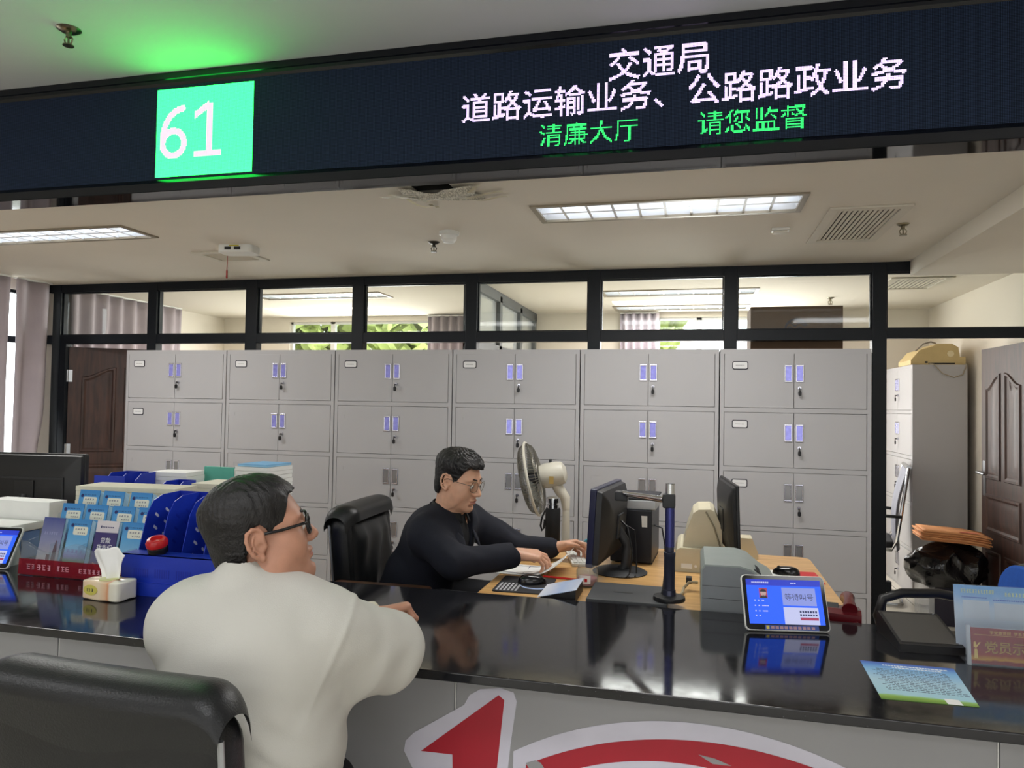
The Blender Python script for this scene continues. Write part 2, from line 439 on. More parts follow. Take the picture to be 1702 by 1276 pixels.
# doors with raised panels
def door(name, w, h, hinge, rz, panels, hs):
    """local x from the hinge along the leaf; y = thickness; both faces panelled"""
    mb = MB().box(0, w, 0, .042, .01, h, .003)
    for (x0, x1, z0, z1, arch) in panels:
        for y0, y1, sgn in ((0, -.010, -1), (.042, .052, 1)):
            def ring(ins):
                a, b = x0+ins, x1-ins
                if not arch: return [(a, z0+ins), (b, z0+ins), (b, z1-ins), (a, z1-ins)]
                out = [(a, z0+ins), (b, z0+ins)]
                for i in range(9):
                    t = i/8; x = b+(a-b)*t
                    s = (1-t) if arch > 0 else t
                    out.append((x, z1-ins-.085*(1-(.5-.5*math.cos(PI*s)))))
                return out
            rs = [(ring(0), y0), (ring(.006), y1), (ring(.020), y1), (ring(.034), y0+(y1-y0)*.1), (ring(.05), y0+(y1-y0)*.1), (ring(.085), y1*1.0 if sgn > 0 else y1)]
            vs = []; fs = []; n = len(rs[0][0])
            for r_, y in rs: vs += [(x, y, z) for x, z in r_]
            for k in range(len(rs)-1):
                fs += [(k*n+i, k*n+(i+1) % n, (k+1)*n+(i+1) % n, (k+1)*n+i) for i in range(n)]
            fs.append(tuple((len(rs)-1)*n+i for i in range(n)))
            mb.add(vs, fs)
    o = mb.build(name, DOORW, smooth=.5)
    o.location = hinge; o.rotation_euler = (0, 0, rz)
    struct(o)
    hm = MB()
    for s, y in ((-1, 0), (1, .042)):
        hm.box(w-.075, w-.035, y-.006 if s < 0 else y, y if s < 0 else y+.006, .86, 1.10, .002)
        hm.cyl((w-.055, y, 1.02), (w-.055, y+s*.05, 1.02), .010)
        hm.tube([(w-.055, y+s*.05, 1.02), (w-.09, y+s*.055, 1.022), (w-.17, y+s*.05, 1.015)], [.010, .010, .008], 10)
    hm.build('door_handle', STEEL, o)
    hg = MB()
    for z in hs: hg.cyl((-.006, -.004, z-.05), (-.006, -.004, z+.05), .008, n=10).box(-.004, .03, -.002, .0, z-.05, z+.05)
    hg.build('hinge', STEEL, o)
    return o
PAN = [(.10, .36, .98, 1.70, 1), (.42, .68, .98, 1.70, -1), (.10, .68, .62, .88, 0), (.10, .36, .12, .50, 0), (.42, .68, .12, .50, 0)]
# left door: hinged on the left post, swung back into the other room
door('door_1', .80, 1.862, (-5.095, YP+.03, 0), R(33), PAN, (.3, 1.0, 1.62))
# right door: hinged on the right post, standing open along the right wall
door('door_2', .67, 1.878, (2.032, YP+.075, 0), R(92.0), [(.075, .305, .98, 1.70, 1), (.365, .595, .98, 1.70, -1), (.075, .595, .62, .88, 0), (.075, .305, .12, .50, 0), (.365, .595, .12, .50, 0)], (.3, 1.0, 1.62))

# ------------------------------------------------------------------ ceiling fittings
TUBE = em('lamp_tube', (240, 246, 255), 6.0)
REFL = pm('lamp_reflector', (236, 238, 240), .35, var=0)
RIM = pm('lamp_rim', (150, 140, 122), .4, .3, var=.03)
TUBE_DIM = em('lamp_tube_dim', (250, 246, 232), 1.6)
def troffer(x0, x1, y0, y1, label, group, watt):
    t = thing('ceiling_light', label, 'ceiling light', ((x0+x1)/2, (y0+y1)/2, ZC), group=group)
    a, b = (x1-x0)/2, (y1-y0)/2
    f = MB()
    for (u0, u1, v0, v1) in ((-a-.02, a+.02, -b-.02, -b+.006), (-a-.02, a+.02, b-.006, b+.02), (-a-.02, -a+.006, -b+.006, b-.006), (a-.006, a+.02, -b+.006, b-.006)):
        f.box(u0, u1, v0, v1, -.008, .004)
    f.build('rim', RIM, t, smooth=0)
    r = MB()
    r.add([(-a, -b, 0), (a, -b, 0), (a, b, 0), (-a, b, 0), (-a+.02, -b+.03, .075), (a-.02, -b+.03, .075), (a-.02, b-.03, .075), (-a+.02, b-.03, .075)],
          [(0, 1, 5, 4), (1, 2, 6, 5), (2, 3, 7, 6), (3, 0, 4, 7), (4, 5, 6, 7)])
    r.build('reflector', REFL, t, smooth=0)
    for s in (-1, 1):
        MB().cyl((-a+.05, s*b*.5, .045), (a-.05, s*b*.5, .045), .014, n=12).build('tube', TUBE if watt > 15 else TUBE_DIM, t)
    l = MB()
    l.add([(-a, -.010, 0), (a, -.010, 0), (a, .010, 0), (-a, .010, 0), (-a, 0, .04), (a, 0, .04)], [(0, 1, 5, 4), (2, 3, 4, 5), (0, 3, 2, 1)])
    for i in range(1, 10):
        x = -a+2*a*i/10
        for s in (-1, 1):
            y0_, y1_ = (.010, b-.004) if s > 0 else (-b+.004, -.010)
            l.add([(x-.006, y0_, 0), (x+.006, y0_, 0), (x+.006, y1_, 0), (x-.006, y1_, 0), (x, y0_, .04), (x, y1_, .04)], [(0, 1, 4), (2, 3, 5), (0, 4, 5, 3), (1, 2, 5, 4), (0, 3, 2, 1)])
    l.build('louvre', REFL, t, smooth=0)
    lo = area('lamp_light', (0, 0, -.012), x1-x0-.06, y1-y0-.04, watt, (1, .98, .95)); lo.parent = t
    return t
troffer(*LIGHTS[0], 'long recessed ceiling light with louvres right of the patched ceiling hole', 'office ceiling lights', OFFICE_W)
troffer(*LIGHTS[1], 'long recessed ceiling light with louvres cut off by the left edge of the photo', 'office ceiling lights', OFFICE_W)
troffer(*BLIGHTS[0], 'ceiling light of the back room seen through the pane above the fifth cabinet', 'back room ceiling lights', BACK_W)
troffer(*BLIGHTS[1], 'ceiling light of the back room seen through the panes above the second cabinet', 'back room ceiling lights', BACK_W)
troffer(*BLIGHTS[2], 'ceiling light at the far end of the back room near the bright window', 'back room ceiling lights', BACK_W)

SLAT = pm('vent_enamel', (206, 200, 186), .5, var=.02)
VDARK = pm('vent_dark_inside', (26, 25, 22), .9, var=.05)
def vent(V, n, label, along='y'):
    x0, x1, y0, y1 = V
    t = thing('ceiling_vent', label, 'vent', ((x0+x1)/2, (y0+y1)/2, ZC))
    a, b = (x1-x0)/2, (y1-y0)/2
    f = MB()
    for (u0, u1, v0, v1) in ((-a-.045, a+.045, -b-.05, -b), (-a-.045, a+.045, b, b+.05), (-a-.045, -a, -b, b), (a, a+.045, -b, b)):
        f.box(u0, u1, v0, v1, -.010, 0, .002)
    f.build('frame', SLAT, t)
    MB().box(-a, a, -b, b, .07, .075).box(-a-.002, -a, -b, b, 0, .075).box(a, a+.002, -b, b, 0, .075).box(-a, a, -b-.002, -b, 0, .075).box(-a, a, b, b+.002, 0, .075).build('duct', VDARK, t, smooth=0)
    s = MB()
    for i in range(n):
        if along == 'y':
            x = -a+2*a*(i+.5)/n; wd = a/n*.68
            s.box(x-wd, x+wd, -b, b, -.004, .0)
        else:
            y = -b+2*b*(i+.5)/n; wd = b/n*.8
            s.add([(-a, y-wd, .012), (a, y-wd, .012), (a, y+wd*.5, -.006), (-a, y+wd*.5, -.006), (-a, y-wd, .015), (a, y-wd, .015), (a, y+wd*.5, -.003), (-a, y+wd*.5, -.003)],
                  [(0, 1, 2, 3), (4, 7, 6, 5), (0, 4, 5, 1), (2, 6, 7, 3), (1, 5, 6, 2), (0, 3, 7, 4)])
    s.build('slats', SLAT, t, smooth=0)
    return t
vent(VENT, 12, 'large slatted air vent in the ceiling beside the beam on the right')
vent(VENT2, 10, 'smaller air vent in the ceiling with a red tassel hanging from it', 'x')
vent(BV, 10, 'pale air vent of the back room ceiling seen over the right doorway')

BRASS = pm('aged_chrome', (140, 132, 112), .28, 1.0, var=.08)
def sprinkler(loc, label, s=1.0, plate=.034, m=None):
    t = thing('sprinkler', label, 'sprinkler', loc, group='ceiling sprinklers')
    m = m or BRASS
    MB().lathe([(.004, -.012*s), (plate*.6, -.012*s), (plate, -.002), (plate, 0)], n=24).build('ceiling_plate', m, t)
    b = MB().lathe([(.009*s, -.03*s), (.009*s, -.012*s)], n=14)
    for k in (-1, 1):
        b.tube([(k*.007*s, 0, -.026*s), (k*.017*s, 0, -.036*s), (k*.013*s, 0, -.05*s), (0, 0, -.056*s)], .0028*s, 6)
    b.lathe([(.0035*s, -.056*s), (.0035*s, -.03*s)], n=8).lathe([(.018*s, -.060*s), (.018*s, -.057*s)], n=16)
    b.build('spray_head', m, t)
    return t
sprinkler((-2.44, 2.40, ZH), 'sprinkler with round metal plate on the hall ceiling in front of the sign', 1.15, .045)
sprinkler((-1.484, 4.06, ZC), 'small dark sprinkler on the office ceiling beside the smoke detector', 1.0, .034, pm('dark_bronze', (70, 66, 58), .35, .8, var=.05))
sprinkler((1.018, 4.06, ZC), 'sprinkler on the office ceiling to the right of the large vent', 1.0, .03)
sprinkler((1.112, 6.66, ZC), 'sprinkler of the back room seen through the pane above the cardboard box', 1.0, .03)
sprinkler((-3.95, 6.1, ZC), 'sprinkler of the back room seen through the pane above the first cabinet', 1.1, .05)

sd = thing('smoke_detector', 'round white smoke detector on the office ceiling', 'smoke detector', (-1.313, 3.83, ZC))
MB().lathe([(.045, -.022), (.055, -.018), (.055, 0)], n=28).build('base', WHITEP, sd)
MB().lathe([(.02, -.062), (.03, -.060), (.032, -.052), (.042, -.044), (.044, -.022)], n=28).build('sensing_head', WHITEP, sd)
MB().lathe([(.0335, -.0505), (.0335, -.047)], n=28).build('smoke_slot', BLACK, sd)

se = thing('motion_sensor', 'small rectangular white sensor box on the ceiling left of the large vent', 'sensor', (.433, 4.06, ZC))
MB().box(-.045, .045, -.03, .03, -.014, 0, .003).build('base', WHITEP, se)
MB().box(-.036, .036, -.02, .02, -.026, -.014, .004).build('lens_cover', SLAT, se)

rp = thing('wireless_access_point', 'white ceiling box with open cable ports left of the smoke detector', 'network box', (-2.72, 3.98, ZC), R(8))
MB().prism(rrect(-.11, .11, -.07, .07, .03), -.045, 0, 'xy').build('housing', WHITEP, rp)
MB().box(-.06, -.02, -.0715, -.066, -.032, -.014).box(.0, .04, -.0715, -.066, -.032, -.014).build('port', BLACK, rp, smooth=0)
MB().box(-.03, .03, -.072, -.068, -.012, -.004).build('sticker', pm('yellow_sticker', (205, 190, 70), .6), rp, smooth=0)

ts = thing('hanging_tassel', 'thin red tassel hanging from the smaller ceiling vent', 'tassel', (-2.93, 4.16, ZC-.01))
REDT = pm('red_thread', (150, 28, 30), .8)
MB().tube([(0, 0, 0), (.002, 0, -.05), (-.001, 0, -.095)], .0022, 6).build('cord', REDT, ts)
MB().lathe([(.006, -.15), (.005, -.12), (.0055, -.105), (.003, -.093)], n=10).build('thread_fringe', REDT, ts)

hp = thing('ceiling_patch', 'torn ceiling hole patched with printed paper and tape below the sign', 'ceiling patch', ((HOLE[0]+HOLE[1])/2, 3.07, ZC))
def newsprint():
    m = pm('newsprint', (196, 192, 178), .85, var=.03)
    nt = m.node_tree; b = nt.nodes['Principled BSDF']
    tc = nt.nodes.new('ShaderNodeTexCoord'); mp = nt.nodes.new('ShaderNodeMapping'); mp.inputs['Scale'].default_value = (160, 60, 60); mp.inputs['Rotation'].default_value = (0, 0, .5)
    n = nt.nodes.new('ShaderNodeTexNoise'); n.inputs['Scale'].default_value = 1.0; n.inputs['Detail'].default_value = 4
    r = nt.nodes.new('ShaderNodeValToRGB'); r.color_ramp.elements[0].position = .46; r.color_ramp.elements[1].position = .56
    r.color_ramp.elements[0].color = rgb((168, 165, 152)); r.color_ramp.elements[1].color = rgb((222, 218, 204))
    nt.links.new(tc.outputs['Object'], mp.inputs[0]); nt.links.new(mp.outputs[0], n.inputs['Vector']); nt.links.new(n.outputs['Fac'], r.inputs[0]); nt.links.new(r.outputs[0], b.inputs['Base Color'])
    return m
MB().box(-.085, .085, -.085, -.01, .10, .102).box(-.087, -.085, -.085, -.01, 0, .1).box(.085, .087, -.085, -.01, 0, .1).box(-.087, .087, -.087, -.085, 0, .1).box(-.087, .087, -.01, -.008, 0, .1).build('hole', VDARK, hp, smooth=0)
rg = random.Random(3)
def patch(u, v):
    x = -.16+.34*u+.012*math.sin(9*v); y = -.078+.215*v
    if v < .3: y += .045*max(0, math.sin(7.5*u-1.6))*(1-v*3.3)
    return (x, y, -.008-.010*math.sin(3*u+4*v)*math.sin(7*v+2*u)-.008*(1-abs(2*u-1)))
MB().grid(patch, 22, 14).build('printed_paper', newsprint(), hp)
TAPE = pm('masking_tape', (186, 178, 150), .5, var=.08)
for (x, y, l, w_, a) in ((-.15, .05, .20, .022, 50), (.19, .06, .22, .022, -18), (.17, -.02, .16, .02, -50), (-.19, .02, .16, .018, 10), (.22, .12, .16, .02, -12), (-.08, .19, .07, .02, 80)):
    MB(TM(x, y, -.012, rz=R(a))).grid(lambda u, v: ((u-.5)*l, (v-.5)*w_, -.004*math.sin(6*u)-.002), 8, 2).build('tape_strip', TAPE, hp)
MB(TM(-.12, .12, -.014, rz=R(60))).grid(lambda u, v: ((u-.5)*.16, (v-.5)*.018, -.018*abs(math.sin(3*u))), 10, 3).build('torn_edge', pm('torn_plaster', (226, 220, 188), .8, var=.1), hp)

# ------------------------------------------------------------------ LED sign over the counter
sg = thing('led_sign', 'long black LED sign board over the counter showing 61 and the service name', 'led sign', (0, 2.84, 2.37))
FRG = pm('sign_frame_gloss', (10, 13, 20), .14, .0, var=.03, spec=.6)
MIR = pm('sign_underside_gloss', (8, 9, 11), .05, .0, var=.0, spec=.35)
SX0, SX1 = XL+.02, XR-.02
def led_face():
    m = pm('led_face', (18, 26, 40), .6, var=0, spec=.15)
    nt = m.node_tree; b = nt.nodes['Principled BSDF']
    tc = nt.nodes.new('ShaderNodeTexCoord'); mp = nt.nodes.new('ShaderNodeMapping'); k = 1/.0052; mp.inputs['Scale'].default_value = (k, k, k)
    v = nt.nodes.new('ShaderNodeTexVoronoi'); v.inputs['Randomness'].default_value = 0; v.inputs['Scale'].default_value = 1
    r = nt.nodes.new('ShaderNodeValToRGB'); r.color_ramp.elements[0].position = .3; r.color_ramp.elements[1].position = .45
    r.color_ramp.elements[0].color = rgb((44, 58, 84)); r.color_ramp.elements[1].color = rgb((12, 18, 30))
    nt.links.new(tc.outputs['Object'], mp.inputs[0]); nt.links.new(mp.outputs[0], v.inputs['Vector']); nt.links.new(v.outputs['Distance'], r.inputs[0]); nt.links.new(r.outputs[0], b.inputs['Base Color'])
    return m
sm = MB()
sm.box(SX0, SX1, .01, .108, .004, .541)
sm.build('cabinet_body', BLACK, sg, smooth=0)
MB().box(SX0, SX1, -.022, .108, 0, .004).build('underside_panel', MIR, sg, smooth=0)
MB().box(SX0, SX1, -.005, .01, .06, .49).build('screen', led_face(), sg, smooth=0)
fr = MB()
fr.prism([(.0, .067), (-.022, .040), (-.022, .004), (.01, .004), (.01, .067)], SX0, SX1, 'yz')
fr.prism([(.0, .481), (-.014, .497), (-.016, .510), (-.022, .513), (-.022, .541), (.01, .541), (.01, .481)], SX0, SX1, 'yz')
fr.build('frame', FRG, sg, smooth=.3)
def raster(string, size, pitch, thick=0.0, sx=1.0):
    """dot positions of the lettering on a LED grid"""
    vs, fs = glyphs(string); V = np.array(vs)*size; V[:, 0] *= sx
    nx = int(V[:, 0].max()/pitch)+3; y0 = -int(.12*size/pitch)-1; ny = int(1.0*size/pitch)+2
    hit = set()
    offs = [(0, 0)] if thick <= 0 else [(0, 0), (thick, 0), (-thick, 0), (0, thick), (0, -thick)]
    for f in fs:
        for k in range(1, len(f)-1):
            a, b, c = V[f[0]], V[f[k]], V[f[k+1]]
            den = (b[1]-c[1])*(a[0]-c[0])+(c[0]-b[0])*(a[1]-c[1])
            if abs(den) < 1e-14: continue
            for i in range(int((min(a[0], b[0], c[0])-thick)/pitch)-1, int((max(a[0], b[0], c[0])+thick)/pitch)+2):
                for j in range(int((min(a[1], b[1], c[1])-thick)/pitch)-1, int((max(a[1], b[1], c[1])+thick)/pitch)+2):
                    if (i, j) in hit: continue
                    for ox, oy in offs:
                        px, py = i*pitch+ox, j*pitch+oy
                        l1 = ((b[1]-c[1])*(px-c[0])+(c[0]-b[0])*(py-c[1]))/den; l2 = ((c[1]-a[1])*(px-c[0])+(a[0]-c[0])*(py-c[1]))/den
                        if l1 >= 0 and l2 >= 0 and l1+l2 <= 1: hit.add((i, j)); break
    return hit
def dots(hits, x0, z0, pitch, y=-.0065, fill=.42, mb=None):
    mb = mb or MB(); h = pitch*fill
    for i, j in sorted(hits):
        x, z = x0+i*pitch, z0+j*pitch
        mb.quad((x-h, y, z-h), (x+h, y, z-h), (x+h, y, z+h), (x-h, y, z+h))
    return mb
def em_lin(name, c, s):
    m = em(name, (0, 0, 0), s); m.node_tree.nodes['Principled BSDF'].inputs['Emission Color'].default_value = c+(1,); return m
LEDW = em_lin('led_white', (.82, .66, 1.0), 2.3)
LEDG = em_lin('led_green', (.03, 1.0, .19), 2.0)
P = .0052
Z0 = 2.37
for s, x, z, size, m, th in (('交通局', -.338, 2.711, .1315, LEDW, .0016), ('道路运输业务、公路路政业务', -.930, 2.589, .1275, LEDW, .0016), ('清廉大厅', -.605, 2.467, .0985, LEDG, 0), ('请您监督', .003, 2.470, .0985, LEDG, 0)):
    dots(raster(s, size, P, th), x, z-Z0, P).build('lettering', m, sg, smooth=0)
NG = em_lin('number_panel_green', (.016, 1.0, .09), 9.5)
NW = em_lin('number_white', (1.0, .84, .95), 1.5)
px = MB().box(-2.380, -1.883, -.0055, -.005, .070, .471)
px.build('number_panel', pm('number_panel_backing', (20, 60, 45), .5, var=0), sg, smooth=0)
bgd = {(i, j) for i in range(95) for j in range(77)}
def at_panel(x, z): return (round((x-.003)/P), round((z-.003)/P))
dig = set()
def near_path(pts, th):
    out = set()
    for i, j in bgd:
        x, z = i*P+.003, j*P+.003
        for (ax, az), (bx_, bz) in zip(pts, pts[1:]):
            L = (bx_-ax)**2+(bz-az)**2; t = max(0, min(1, ((x-ax)*(bx_-ax)+(z-az)*(bz-az))/L))
            if math.hypot(x-ax-t*(bx_-ax), z-az-t*(bz-az)) < th: out.add((i, j)); break
    return out
dig |= near_path([(.090+.056*math.cos(t), .152+.056*math.sin(t)) for t in [2*PI*k/28 for k in range(29)]], .0150)
dig |= near_path([(.034, .150), (.036, .195), (.048, .240), (.070, .275), (.098, .298), (.135, .308)], .0150)
def bar(x0, x1, z0, z1): return {(i, j) for i, j in bgd if x0 <= i*P+.003 <= x1 and z0 <= j*P+.003 <= z1}
dig |= bar(.258, .290, .082, .325) | bar(.200, .338, .082, .110)
dig |= {(i, j) for i, j in bgd if .200 <= i*P+.003 <= .270 and abs((j*P+.003)-(.272+(i*P+.003-.200)*.62)) < .017}
nb = MB(); dots(bgd-dig, -2.377, .073, P, -.0062, .46, nb); nb.cur = 1; dots(dig & bgd, -2.377, .073, P, -.0062, .46, nb)
nb.build('number_dots', [NG, NW], sg, smooth=0)
# ------------------------------------------------------------------ service counter
def pad(mb, x0, x1, y0, y1, z0, z1, rc, re, n=5, M=None):
    """rounded slab: outline in xy with corner radius rc, edge radius re"""
    rings = []; mb.wn = True
    for k in range(4):
        a = k/3*PI/2; rings.append((re*(1-math.sin(a)), z0+re*(1-math.cos(a))))
    for k in range(4):
        a = k/3*PI/2; rings.append((re*(1-math.cos(a)), z1-re*(1-math.sin(a))))
    vs = []; fs = []
    for ins, z in rings:
        o = rrect(x0+ins, x1-ins, y0+ins, y1-ins, max(rc-ins, .0005), n); vs += [(x, y, z) for x, y in o]
    m = 4*n
    for k in range(len(rings)-1): fs += [(k*m+i, k*m+(i+1) % m, (k+1)*m+(i+1) % m, (k+1)*m+i) for i in range(m)]
    fs += [tuple(range(m-1, -1, -1)), tuple((len(rings)-1)*m+i for i in range(m))]
    if M is not None: vs = [M @ Vector(v) for v in vs]
    return mb.add(vs, fs)
def granite():
    m = pm('black_granite', (26, 26, 29), .07, var=.0, spec=.6)
    nt = m.node_tree; b = nt.nodes['Principled BSDF']
    tc = nt.nodes.new('ShaderNodeTexCoord'); v = nt.nodes.new('ShaderNodeTexVoronoi'); v.inputs['Scale'].default_value = 70
    n = nt.nodes.new('ShaderNodeTexNoise'); n.inputs['Scale'].default_value = 30
    r = nt.nodes.new('ShaderNodeValToRGB'); r.color_ramp.elements[0].position = .02; r.color_ramp.elements[1].position = .09
    r.color_ramp.elements[0].color = rgb((120, 122, 126)); r.color_ramp.elements[1].color = rgb((24, 24, 27))
    nt.links.new(tc.outputs['Object'], v.inputs['Vector']); nt.links.new(tc.outputs['Object'], n.inputs['Vector'])
    nt.links.new(v.outputs['Distance'], r.inputs[0]); nt.links.new(r.outputs[0], b.inputs['Base Color'])
    rr = nt.nodes.new('ShaderNodeMapRange'); rr.inputs['To Min'].default_value = .05; rr.inputs['To Max'].default_value = .13
    nt.links.new(n.outputs['Fac'], rr.inputs['Value']); nt.links.new(rr.outputs[0], b.inputs['Roughness'])
    return m
ct = thing('service_counter', 'long service counter with black granite top and grey front panels', 'counter', (0, 1.80, 0))
MB().box(-5.0, 3.2, 0, .78, .735, .76, .004).build('granite_top', granite(), ct)
CP = pm('counter_panel_grey', (158, 158, 160), .4, var=.03, scale=3)
seams = [-4.58, -3.263, -1.945, -.626, .692, 2.01, 3.1]
for i in range(len(seams)-1):
    MB().box(seams[i]+.003, seams[i+1]-.003, .15, .19, .06, .735, .002).build('front_panel', CP, ct)
MB().box(-4.58, 3.1, .175, .2, .0, .735).box(-4.58, 3.1, .2, .6, .0, .02).box(-4.58, 3.1, .58, .6, .0, .735).build('carcass', DARK, ct, smooth=0)
for x in seams[1:-1]: MB().box(x-.0015, x+.0015, .153, .158, .06, .735).build('seam_strip', WHITEP, ct, smooth=0)
STW = pm('sticker_white', (214, 212, 226), .45, var=.05, scale=9)
STR = pm('sticker_red', (176, 36, 52), .4, var=.05, scale=6)
Y_ = .149
def wedge(cx, cz, r, x0, x1, n=40):
    return [(x0+(x1-x0)*i/n, cz+math.sqrt(max(0, r*r-(x0+(x1-x0)*i/n-cx)**2))) for i in range(n+1)]
up_ = wedge(.019, -.308, .9502, -.46, .66)
st = MB()
st.prism(up_+[(.66, .13), (-.46, .13)], Y_, Y_+.0008, 'xz')
arrow_w = [(-.63, .20), (-.745, .43), (-.772, .475), (-.768, .503), (-.745, .527), (-.628, .602), (-.60, .62), (-.585, .648), (-.555, .667), (-.50, .676), (-.462, .668), (-.453, .645), (-.468, .53), (-.50, .20)]
st.prism(arrow_w, Y_-.0004, Y_+.0008, 'xz')
stk = st.build('arrow_sticker', STW, ct, smooth=0)
sr = MB()
sr.prism([(-.722, .481), (-.631, .483), (-.62, .20), (-.53, .20), (-.487, .645), (-.503, .657)], Y_-.0010, Y_-.0004, 'xz')
ro = wedge(.045, -.402, 1.0008, -.425, .62); ri = wedge(-.023, -.209, .7470, -.33, .48)
sr.prism(ro+[(.62, .25), (.48, .25)]+ri[::-1]+[(-.33, .30), (-.425, .30)], Y_-.0010, Y_-.0002, 'xz')
sr.build('red_print', STR, stk, smooth=0)
MB().prism([(-.425, .487), (-.40, .497), (-.385, .493), (-.36, .46), (-.40, .45)], Y_-.0016, Y_-.0008, 'xz').build('torn_spot', CP, stk, smooth=0)
MB().prism([(.02, .566), (.06, .561), (.10, .548), (.055, .547)], Y_-.0016, Y_-.0008, 'xz').build('torn_spot', CP, stk, smooth=0)

# ------------------------------------------------------------------ filing cabinets
HREFL = pm('handle_lilac_reflection', (150, 150, 228), .22, .35, var=.12, scale=60)  # lilac reflection painted as colour into the upper handle recesses
KEYM = pm('key_black', (20, 20, 22), .4, var=.1)
HCAP = pm('handle_chrome', (214, 214, 226), .2, .85, var=.03)
HREC = pm('handle_recess_grey', (150, 150, 152), .3, .6, var=.05)
LW = pm('label_card', (222, 222, 222), .6, var=.02)
TP = .3573
def make_cabinet():
    t = thing('filing_cabinet', 'x', 'cabinet', (0, 0, 0))
    W, D, H = .4275, .385, 1.8
    b = MB()
    b.box(-W, -W+.024, 0, D, 0, H, .002).box(W-.024, W, 0, D, 0, H, .002).box(-W+.024, W-.024, 0.004, D, H-.02, H)
    b.box(-W+.024, W-.024, D-.01, D, 0, H).box(-W+.024, W-.024, .02, .03, .02, H-.02)
    for k in range(6):
        z = H-k*TP
        b.box(-W+.022, W-.022, 0, .03, max(0, z-.0275 if k else H-.031), z if k else H, .001)
    b.build('body', CABM, t)
    for k in range(5):
        z1 = H-k*TP-.0300; z0 = H-(k+1)*TP+.0025
        for s in (-1, 1):
            x0, x1 = (-W+.0265, -.0014) if s < 0 else (.0014, W-.0265)
            d = MB().box(x0, x1, -.001, .016, z0, z1, .0012)
            zc = z1-.118
            # embossed empty card slot
            if s < 0: d.box(x0+.048, x0+.115, -.0022, -.001, z1-.062, z1-.060).box(x0+.048, x0+.050, -.0022, -.001, z1-.085, z1-.062)
            do = d.build('door', CABM, t)
            xc = s*.032
            h = MB(); h.cur = 0
            h.box(xc-.022, xc-.016, -.007, 0, zc-.052, zc+.052, .002).box(xc+.016, xc+.022, -.007, 0, zc-.052, zc+.052, .002)
            h.box(xc-.022, xc+.022, -.008, 0, zc+.043, zc+.052, .002).box(xc-.022, xc+.022, -.008, 0, zc-.052, zc-.043, .002)
            h.cur = 1; h.box(xc-.016, xc+.016, -.0035, -.001, zc-.043, zc+.043)
            h.build('handle', [HCAP, HREFL if k < 2 else HREC], do)
            if s > 0:
                zl = z1-.205
                l = MB().cyl((.03, -.001, zl), (.03, -.012, zl), .0095, n=14); lo = l.build('lock', HCAP, do)
                kk = MB().box(.028, .032, -.030, -.010, zl-.006, zl+.002, .0008)
                kk.prism(rrect(.019+.002, .039, zl-.048, zl-.018, .008, 4), -.030, -.022, 'xz').box(.0275, .0325, -.028, -.024, zl-.02, zl+.002)
                kk.build('key', KEYM, do)
    return t
cab = make_cabinet()
def card(cabinet, tiers):
    ds = [d for d in kids(cabinet) if d.name.startswith('door') and sum(v.co.x for v in d.data.vertices) < 0]
    ds.sort(key=lambda d: -max(v.co.z for v in d.data.vertices))
    for k in tiers:
        z1 = 1.8-k*TP-.030; x0 = -.401
        m = MB(); m.prism(rrect(x0+.045, x0+.138, z1-.095, z1-.045, .010, 4), -.0042, -.001, 'xz'); m.cur = 1
        m.prism(rrect(x0+.050, x0+.133, z1-.090, z1-.050, .008, 4), -.0050, -.0040, 'xz'); m.cur = 2
        for q in range(7): m.box(x0+.065+q*.0075, x0+.065+q*.0075+.005, -.0054, -.0048, z1-.072, z1-.068)
        m.build('label_holder', [INK, LW, pm('faint_print', (120, 120, 124), .7, var=0) if 'faint_print' not in _M else _M['faint_print']], ds[k])
CL = ['grey steel filing cabinet at the left end of the row beside the brown door', 'grey steel filing cabinet second from the left, behind the white sweater man',
      'grey steel filing cabinet third from the left, behind the empty black chair', 'grey steel filing cabinet behind the clerk and the white fan',
      'grey steel filing cabinet without any label card, fifth from the left', 'grey steel filing cabinet at the right end of the row against the dark post']
CT = [(0, 1), (0,), (0,), (0,), (), (0, 1, 2)]
cabs = []
for i in range(6):
    c = cab if i == 0 else copy_tree(cab)
    c.location = (-4.153+.8613*i+.4306, 4.699, 0); c['label'] = CL[i]; c['group'] = 'filing cabinets along the partition'
    cabs.append(c)
bc = copy_tree(cab); bc.location = (1.655, 6.757, 0); bc.rotation_euler = (0, 0, R(-90))
bc['label'] = 'pale filing cabinet in the back room with a beige printer on top'; bc['group'] = 'filing cabinets of the back room'
for c, t_ in zip(cabs, CT): card(c, t_)
# low detail cabinet that carries the cardboard box behind the glass
bk = MB(TM(.66, 5.2, 0)).box(-.43, .43, 0, .39, 0, 1.8, .003)
for k in range(4): bk.box(-.40, .40, .39, .4, .04+k*.44, .44+k*.44, .002)
bkk = tag(bk.build('filing_cabinet', CABM), 'grey cabinet standing behind the partition under the cardboard box', 'cabinet', 'filing cabinets of the back room')

CARD = pm('brown_cardboard', (112, 88, 68), .8, var=.06, scale=6)
bx = thing('cardboard_box', 'brown cardboard box with a round logo seen through the upper glass', 'box', (.66, 5.22, 1.8))
b = MB().box(-.29, .29, 0, .35, 0, .325, .003); b.build('carton', CARD, bx)
lg = MB(); BL = pm('box_logo', (78, 72, 78), .7, var=.05)
ring = [(.0, 0)]
pts = arc(.0, .17, .075, R(20), R(340), 30)+arc(.0, .17, .062, R(340), R(20), 30)
lg.prism(pts, -.001, 0, 'xz')
for dz in (-.02, .01, .04):
    w_ = [(-.055+.011*i, .17+dz+.012*math.sin(i*1.1)) for i in range(11)]
    lg.prism(w_+[(x, z-.011) for x, z in w_[::-1]], -.001, 0, 'xz')
lg.build('round_logo', BL, bx, smooth=0)

